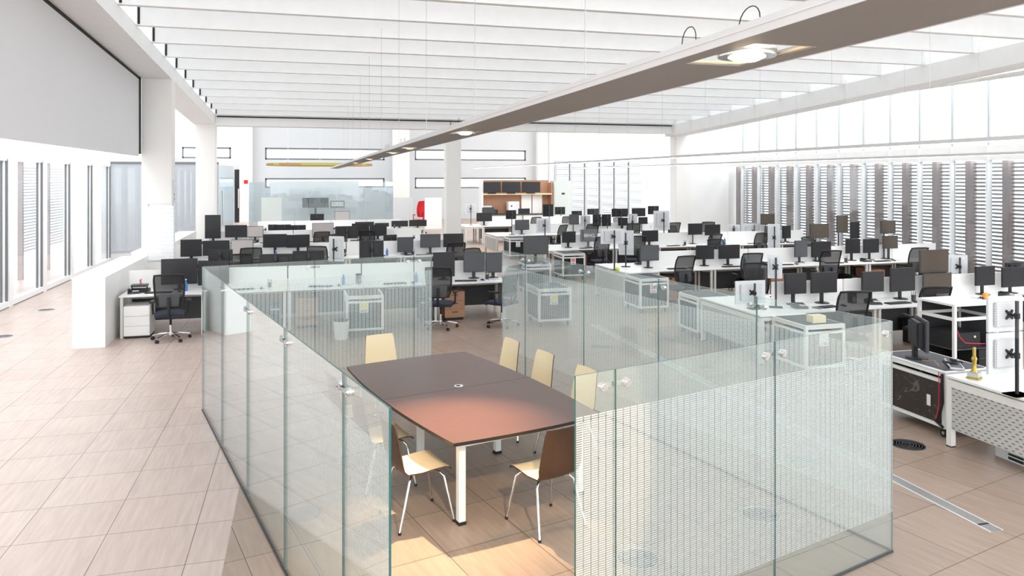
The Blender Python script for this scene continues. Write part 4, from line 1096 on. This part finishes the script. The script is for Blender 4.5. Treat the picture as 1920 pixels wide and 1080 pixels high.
MB().box(-0.32, 0.0, -0.2, 0.2, 0, 0.62, 'white').obj('front', t, bevel=0.01); MB().box(0.0, 0.25, -0.2, 0.2, 0, 0.62, 'silver').obj('body', t, bevel=0.01); MB().cyl((-0.16, -0.22, 0.4), (-0.16, -0.2, 0.4), 0.04, 'black').obj('dial', t)
t = thing('speaker', 'small black box beside the dark printer', 'speaker', (atY(928, YM), YM + 0.1, 0.98)); MB().box(-0.15, 0.15, -0.12, 0.12, 0, 0.22, 'black').obj('body', t, bevel=0.01); MB().cyl((0, -0.125, 0.11), (0, -0.12, 0.11), 0.07, 'dark', n=16).obj('cone', t)
x0, x1 = atY(1038, YM), atY(1072, YM)
t = thing('metal_cabinet', 'tall grey-green metal cabinet beside the wooden cupboard', 'cabinet', ((x0 + x1) / 2, YM + 0.2, 0))
w2 = (x1 - x0) / 2
MB().box(-w2, w2, -0.2, 0.4, 0, zat(339, 1055, YM), 'greybox').obj('body', t, bevel=0.02)
MB().box(-w2 + 0.05, w2 - 0.05, -0.22, -0.2, 0.1, zat(348, 1055, YM), 'greybox').obj('door', t)
MB().box(-0.06, 0.10, -0.24, -0.22, zat(363, 1055, YM) - 0.04, zat(363, 1055, YM) + 0.04, 'black').obj('handle', t)

# hanging slatted raft
YH = 40.0
x0, x1 = atY(499, YH), atY(698, YH)
t = thing('slatted_ceiling_raft', 'round raft of ochre and citron slats hanging from the ceiling', 'ceiling raft', ((x0 + x1) / 2, YH, zat(309, 600, YH)))
R_ = (x1 - x0) / 2; N = 15
for i in range(N):
    y = -R_ + 2 * R_ * (i + 0.5) / N; hw = math.sqrt(max(0.05, R_ * R_ - y * y))
    MB().box(-hw, hw, y - 0.02, y + 0.02, -0.06, 0.06, 'ochre' if i % 3 else 'citron').obj('slat', t)
mb = MB()
for x in (-R_ * 0.6, 0, R_ * 0.6):
    mb.box(x - 0.02, x + 0.02, -R_ * 0.8, R_ * 0.8, 0.10, 0.13, 'white')
    for y in (-R_ * 0.5, R_ * 0.5): mb.cyl((x, y, 0.12), (x, y, 3.2), 0.008, 'silver', n=5)
mb.obj('hanger', t)

# ------------------------------------------------------------------ pendant luminaires
def cable(mb, x, y, z, ztop): mb.cyl((x, y, z), (x, y, ztop), 0.0025, 'steel', n=5, caps=False)
t = thing('pendant_luminaire', 'long flat pendant light bar with recessed warm spotlights, hanging overhead', 'pendant light', (1.48, 0, 3.22))
LW = 0.20; HT = 0.045
lampY = [2.26, 6.87, 10.6, 12.6, 17.0, 21.5]
segs = []; y = -2.5
for ly in lampY: segs.append((y, ly - 0.22)); y = ly + 0.22
segs.append((y, 36.0))
mb = MB()
for a, b in segs:
    mb.box(-LW + 0.004, LW - 0.004, a, b, 0.0, 0.006, 'fixture')
for ly in lampY:      # cheeks beside the rectangular cut-outs
    mb.box(-LW + 0.004, -0.115, ly - 0.22, ly + 0.22, 0, 0.006, 'fixture').box(0.115, LW - 0.004, ly - 0.22, ly + 0.22, 0, 0.006, 'fixture')
mb.obj('underside', t)
MB().box(-LW, -LW + 0.004, -2.5, 36, -0.002, HT, 'fixside').box(-LW - 0.003, -LW, -2.5, 36, HT - 0.022, HT - 0.019, 'silver').box(LW - 0.004, LW, -2.5, 36, -0.002, HT, 'fixside').obj('side_rail', t)
for ly in lampY:
    hd = MB()
    hd.lathe([(0.098, -0.004), (0.10, 0.0), (0.10, 0.03), (0.075, 0.07), (0.03, 0.085), (0.001, 0.086), (0.001, 0.082), (0.03, 0.08), (0.07, 0.065), (0.092, 0.03), (0.092, -0.003)], 'chrome', 28, (0, ly))
    h_ = hd.obj('spotlight', t, smooth=True)
    MB().lathe([(0.001, -0.022), (0.035, -0.018), (0.062, -0.006), (0.068, 0.008), (0.001, 0.03)], 'bulb' if ly < 8 else 'bulbdim', 24, (0, ly)).obj('bulb', h_)
    MB().box(-0.112, -0.10, ly - 0.20, ly + 0.20, 0.004, 0.012, 'cream').box(0.10, 0.112, ly - 0.20, ly + 0.20, 0.004, 0.012, 'cream').box(-0.1, 0.1, ly - 0.20, ly - 0.19, 0.004, 0.012, 'cream').box(-0.1, 0.1, ly + 0.19, ly + 0.20, 0.004, 0.012, 'cream').obj('gimbal_frame', h_)
    for s_ in (-0.25, 0.14):
        MB().tube([(-0.12 + 0.005 * q, ly + s_ + 0.10 - 0.10 * math.cos(q * pi / 12), 0.045 + (0.085 + 0.01 * (s_ > 0)) * math.sin(q * pi / 12) ** 0.8) for q in range(13)], 0.002, 'black', 5).obj('lead_wire', h_)
    L_ = D.lights.new('spotlight_beam', 'SPOT'); L_.energy = (620 if ly > 5 else 300) if ly < 8 else 60; L_.color = (1.0, 0.72, 0.44); L_.spot_size = math.radians((46 if ly < 8 else 62) if ly > 5 else 34); L_.spot_blend = 1.0 if ly > 5 else 0.25; L_.shadow_soft_size = 0.03
    lo = D.objects.new('spotlight_beam', L_); COL.objects.link(lo); lo.parent = h_; lo.location = (0, ly, -0.035)
    tgt = Vector((-0.10, -0.30, -1)) if ly > 5 else Vector((-0.13, 0.92, -1)); lo.rotation_euler = tgt.to_track_quat('-Z', 'Y').to_euler()
for y in [1.0 + 2.4 * i for i in range(11)]: mb = MB(); cable(mb, 0.0 - 0.15, y, HT, roofz(y) - 3.22); mb.obj('suspension_cable', t)
for X, lb in ((8.0, 'thin white linear pendant light over the first desks of the window-side benches'), (13.0, 'thin white linear pendant light running along the slatted windows')):
    t = thing('pendant_luminaire', lb, 'pendant light', (X, 0, 3.24))
    MB().box(-0.05, 0.05, 3.0, 35, 0, 0.05, 'fixside').obj('housing', t)
    MB().box(-0.04, 0.04, 3.0, 35, -0.006, 0.0, 'tubelight').obj('diffuser', t)
    for y in [4.2 + 1.9 * i for i in range(12)]: mb = MB(); cable(mb, 0, y, 0.05, roofz(y) - 3.24); mb.obj('suspension_cable', t)

# ------------------------------------------------------------------ desk clutter
def kb_proto(m='black'):
    t = thing('keyboard', 'x', 'keyboard')
    MB().box(-0.22, 0.22, -0.07, 0.07, 0, 0.014, m).obj('body', t, bevel=0.003); MB().box(-0.21, 0.21, -0.06, 0.06, 0.014, 0.02, 'keys').obj('keys', t)
    return Proto(t)
def mouse_proto():
    t = thing('mouse', 'x', 'mouse'); MB().sheet([[(-(-0.03 + 0.06 * j / 4), -0.05 + 0.1 * i / 5, 0.012 + 0.022 * math.sin(pi * (i + 0.3) / 5.6) * (1 - 0.4 * ((j - 2) / 2) ** 2)) for j in range(5)] for i in range(6)], 0.011, 'black').obj('body', t, smooth=True)
    MB().cyl((-0.004, 0.03, 0.033), (0.004, 0.03, 0.033), 0.006, 'dark').obj('wheel', t); return Proto(t)
def phone_proto():
    t = thing('desk_phone', 'x', 'telephone'); MB().add([(-0.1, -0.1, 0), (0.1, -0.1, 0), (0.1, 0.1, 0), (-0.1, 0.1, 0), (-0.1, -0.1, 0.02), (0.1, -0.1, 0.02), (0.1, 0.1, 0.07), (-0.1, 0.1, 0.07)], [(3, 2, 1, 0), (4, 5, 6, 7), (0, 1, 5, 4), (1, 2, 6, 5), (2, 3, 7, 6), (3, 0, 4, 7)], 'dark').obj('body', t)
    MB().box(-0.095, -0.045, -0.09, 0.09, 0.06, 0.085, 'black').obj('handset', t, bevel=0.008); MB().box(-0.02, 0.08, -0.07, 0.03, 0.04, 0.05, 'silver').obj('keypad', t); return Proto(t)
def cup_proto(m):
    t = thing('pen_cup', 'x', 'pen cup'); MB().lathe([(0.035, 0), (0.038, 0.09), (0.034, 0.09), (0.032, 0.008), (0.001, 0.008)], m, 16).obj('cup', t, smooth=True)
    mb = MB()
    for q, c in enumerate(('red', 'blue', 'yellow', 'black')): mb.cyl((0.01 * (q - 1.5), 0, 0.01), (0.022 * (q - 1.5), 0.012 * (-1) ** q, 0.15), 0.004, c)
    mb.obj('pens', t); return Proto(t)
def papers_proto():
    t = thing('paper_stack', 'x', 'papers')
    MB().box(-0.105, 0.105, -0.15, 0.15, 0, 0.012, 'paper').obj('sheets', t)
    o = MB().box(-0.105, 0.105, -0.148, 0.148, 0.0125, 0.0135, 'silver').obj('top_sheet', t, rz=0.2); return Proto(t)
def speaker_proto():
    t = thing('speaker', 'x', 'speaker'); MB().box(-0.05, 0.05, -0.06, 0.06, 0, 0.19, 'black').obj('body', t, bevel=0.01)
    MB().cyl((0, -0.064, 0.065), (0, -0.06, 0.065), 0.034, 'silver', n=20).cyl((0, -0.066, 0.065), (0, -0.064, 0.065), 0.026, 'black', n=20).cyl((0, -0.068, 0.065), (0, -0.066, 0.065), 0.010, 'silver', n=14).obj('cone', t); return Proto(t)
def tower_proto():
    t = thing('computer_tower', 'x', 'computer'); MB().box(-0.09, 0.09, -0.22, 0.22, 0, 0.42, 'black').obj('case', t, bevel=0.005); MB().box(-0.08, 0.08, -0.224, -0.22, 0.34, 0.37, 'silver').obj('drive_slot', t); return Proto(t)
def ped_proto():
    t = thing('drawer_pedestal', 'x', 'drawer unit'); MB().box(-0.2, 0.2, -0.26, 0.26, 0.05, 0.56, 'wood').obj('body', t)
    for k in range(3):
        d = MB().box(-0.195, 0.195, -0.275, -0.262, 0.06 + 0.165 * k, 0.06 + 0.165 * k + 0.155, 'wood').obj('drawer', t); MB().box(-0.06, 0.06, -0.29, -0.276, 0.06 + 0.165 * k + 0.10, 0.06 + 0.165 * k + 0.112, 'dark').obj('handle', d)
    MB().box(-0.18, 0.18, -0.24, 0.24, 0, 0.05, 'black').obj('plinth', t); return Proto(t)
def bottle_proto():
    t = thing('bottle', 'x', 'bottle'); MB().lathe([(0.03, 0), (0.032, 0.01), (0.032, 0.13), (0.012, 0.17), (0.012, 0.2)], 'blue', 14).obj('body', t, smooth=True); MB().cyl((0, 0, 0.2), (0, 0, 0.215), 0.014, 'paper').obj('cap', t); return Proto(t)
PR = {'kb': (kb_proto(), 'black keyboard'), 'ms': (mouse_proto(), 'black mouse'), 'ph': (phone_proto(), 'dark desk phone'), 'cup': (cup_proto('dark'), 'dark pen cup'),
      'pap': (papers_proto(), 'stack of white papers'), 'spk': (speaker_proto(), 'silver-ringed black speaker'), 'tow': (tower_proto(), 'black computer tower'),
      'ped': (ped_proto(), 'orange wood drawer pedestal'), 'bot': (bottle_proto(), 'blue bottle')}
GN = {'kb': 'keyboards', 'ms': 'mice', 'ph': 'desk phones', 'cup': 'pen cups', 'pap': 'paper stacks', 'spk': 'small speakers', 'tow': 'computer towers', 'ped': 'drawer pedestals', 'bot': 'bottles'}
rnd = random.Random(3)
def near_mon(blk, bi, sd, x, r):
    return any(abs(x - q) < r for q in MONPOS.get('%s%d%s' % (blk, bi + 1, sd), []))
for blk in 'LR':
    for bi, c in enumerate(BEN[blk]):
        x0 = {'L': 3.95, 'R': 6.6}[blk]; n = 5 if blk == 'L' else 6
        if blk == 'R' and bi == 0: continue
        if blk == 'R' and bi == 2: x0 = 6.75
        for i in range(n):
            cx = x0 + 0.8 + 1.4 * i + 0.7 if blk == 'R' else x0 - 1.4 * i - 0.7
            if blk == 'L' and bi == 3 and i > 3: continue
            for sd in 'nf':
                if sd == 'f' and bi > (2 if blk == 'R' else 1): continue
                if bi > 3: continue
                s = -1 if sd == 'n' else 1
                items = [('kb', cx - 0.1, c + s * 0.55, 0.74), ('ms', cx + 0.24, c + s * 0.55, 0.74)]
                if rnd.random() < 0.7: items.append(('pap', cx + 0.5, c + s * 0.50, 0.74))
                if rnd.random() < 0.5: items.append(('ph', cx - 0.52, c + s * 0.48, 0.74))
                if rnd.random() < 0.45: items.append(('cup', cx + rnd.choice((-0.38, 0.38)), c + s * 0.38, 0.74))
                if rnd.random() < 0.3: items.append(('bot', cx + 0.33, c + s * 0.42, 0.74)) if not any(q[0] == 'cup' for q in items) else None
                if sd == 'n':
                    items.append(('tow', cx + 0.48, c - 0.35, 0)) if i % 2 else items.append(('ped', cx - 0.35, c - 0.42, 0))
                    if bi < 3 and rnd.random() < 0.7 and not near_mon(blk, bi, sd, cx + 0.62, 0.33): items.append(('spk', cx + 0.62, c - 0.3, 0.74))
                for k_, x, y, z in items:
                    if k_ in ('ped',) and blk == 'L' and bi == 0 and i == 4: continue
                    if k_ in ('tow', 'ped') and blk == 'L' and i == 0 and bi > 0: pass
                    P_, nm = PR[k_]
                    lb = '%s, %s desk from the aisle, %s, %s %s bench' % (nm, ORD[i + (blk == 'R')], side_word[sd], BORD[blk][bi], SIDE[blk])
                    P_.place((x, y, z), (0 if sd == 'n' else pi) + rnd.uniform(-0.2, 0.2) * (0 if z == 0 else 1), lb, '%s at the desks' % GN[k_])
# red in-tray on the first desk
t = thing('desk_tray', 'black letter tray with red pens on the desk beside the white cabinet', 'tray', (atY(262, 14.75), 14.75, 0.74))
MB().box(-0.16, 0.16, -0.12, 0.12, 0, 0.06, 'black').obj('lower_tray', t, bevel=0.004); MB().box(-0.13, 0.13, -0.1, 0.1, 0.10, 0.14, 'dark').box(-0.12, -0.1, -0.08, -0.06, 0.06, 0.10, 'black').box(0.1, 0.12, 0.06, 0.08, 0.06, 0.10, 'black').obj('upper_tray', t)
MB().cyl((0, 0, 0.14), (0.03, 0, 0.24), 0.006, 'red').cyl((0.03, 0.03, 0.14), (-0.01, 0.03, 0.22), 0.006, 'red').obj('pens', t)
# card box and lamp-like items
tag(MB().box(7.0, 7.22, 9.05, 9.2, 0.727, 0.83, 'cream').obj('card_box', bevel=0.004), 'small pale card box on the wheeled cabinet behind the corner glass', 'box')
def lime_ball(u, Y, z, label, m='yellow', r=0.05):
    o = MB().lathe([(0.001, 0)] + [(r * math.sin(pi * i / 8), r - r * math.cos(pi * i / 8)) for i in range(1, 8)] + [(0.001, 2 * r)], m, 16).obj('ball', smooth=True, loc=(atY(u, Y), Y, z)); tag(o, label, 'ball')
lime_ball(1848, 10.0, 0.74, 'orange ball in front of the last monitors of the second window-side bench', 'orange', 0.055)
lime_ball(1158, 15.15, 0.74, 'lime green ball near the aisle end of the third window-side bench', 'lime', 0.05)
t = thing('pedestal_fan', 'white waste bin standing behind the far glass pane', 'bin', (atY(640, 13.3), 13.3, 0)); t.name = 'waste_bin'
MB().lathe([(0.11, 0), (0.14, 0.32), (0.13, 0.32), (0.105, 0.012), (0.001, 0.012)], 'white', 24).obj('bucket', t, smooth=True)
MB().lathe([(0.135, 0.315), (0.145, 0.32), (0.145, 0.33), (0.13, 0.33)], 'dark', 24).obj('rim', t, smooth=True)
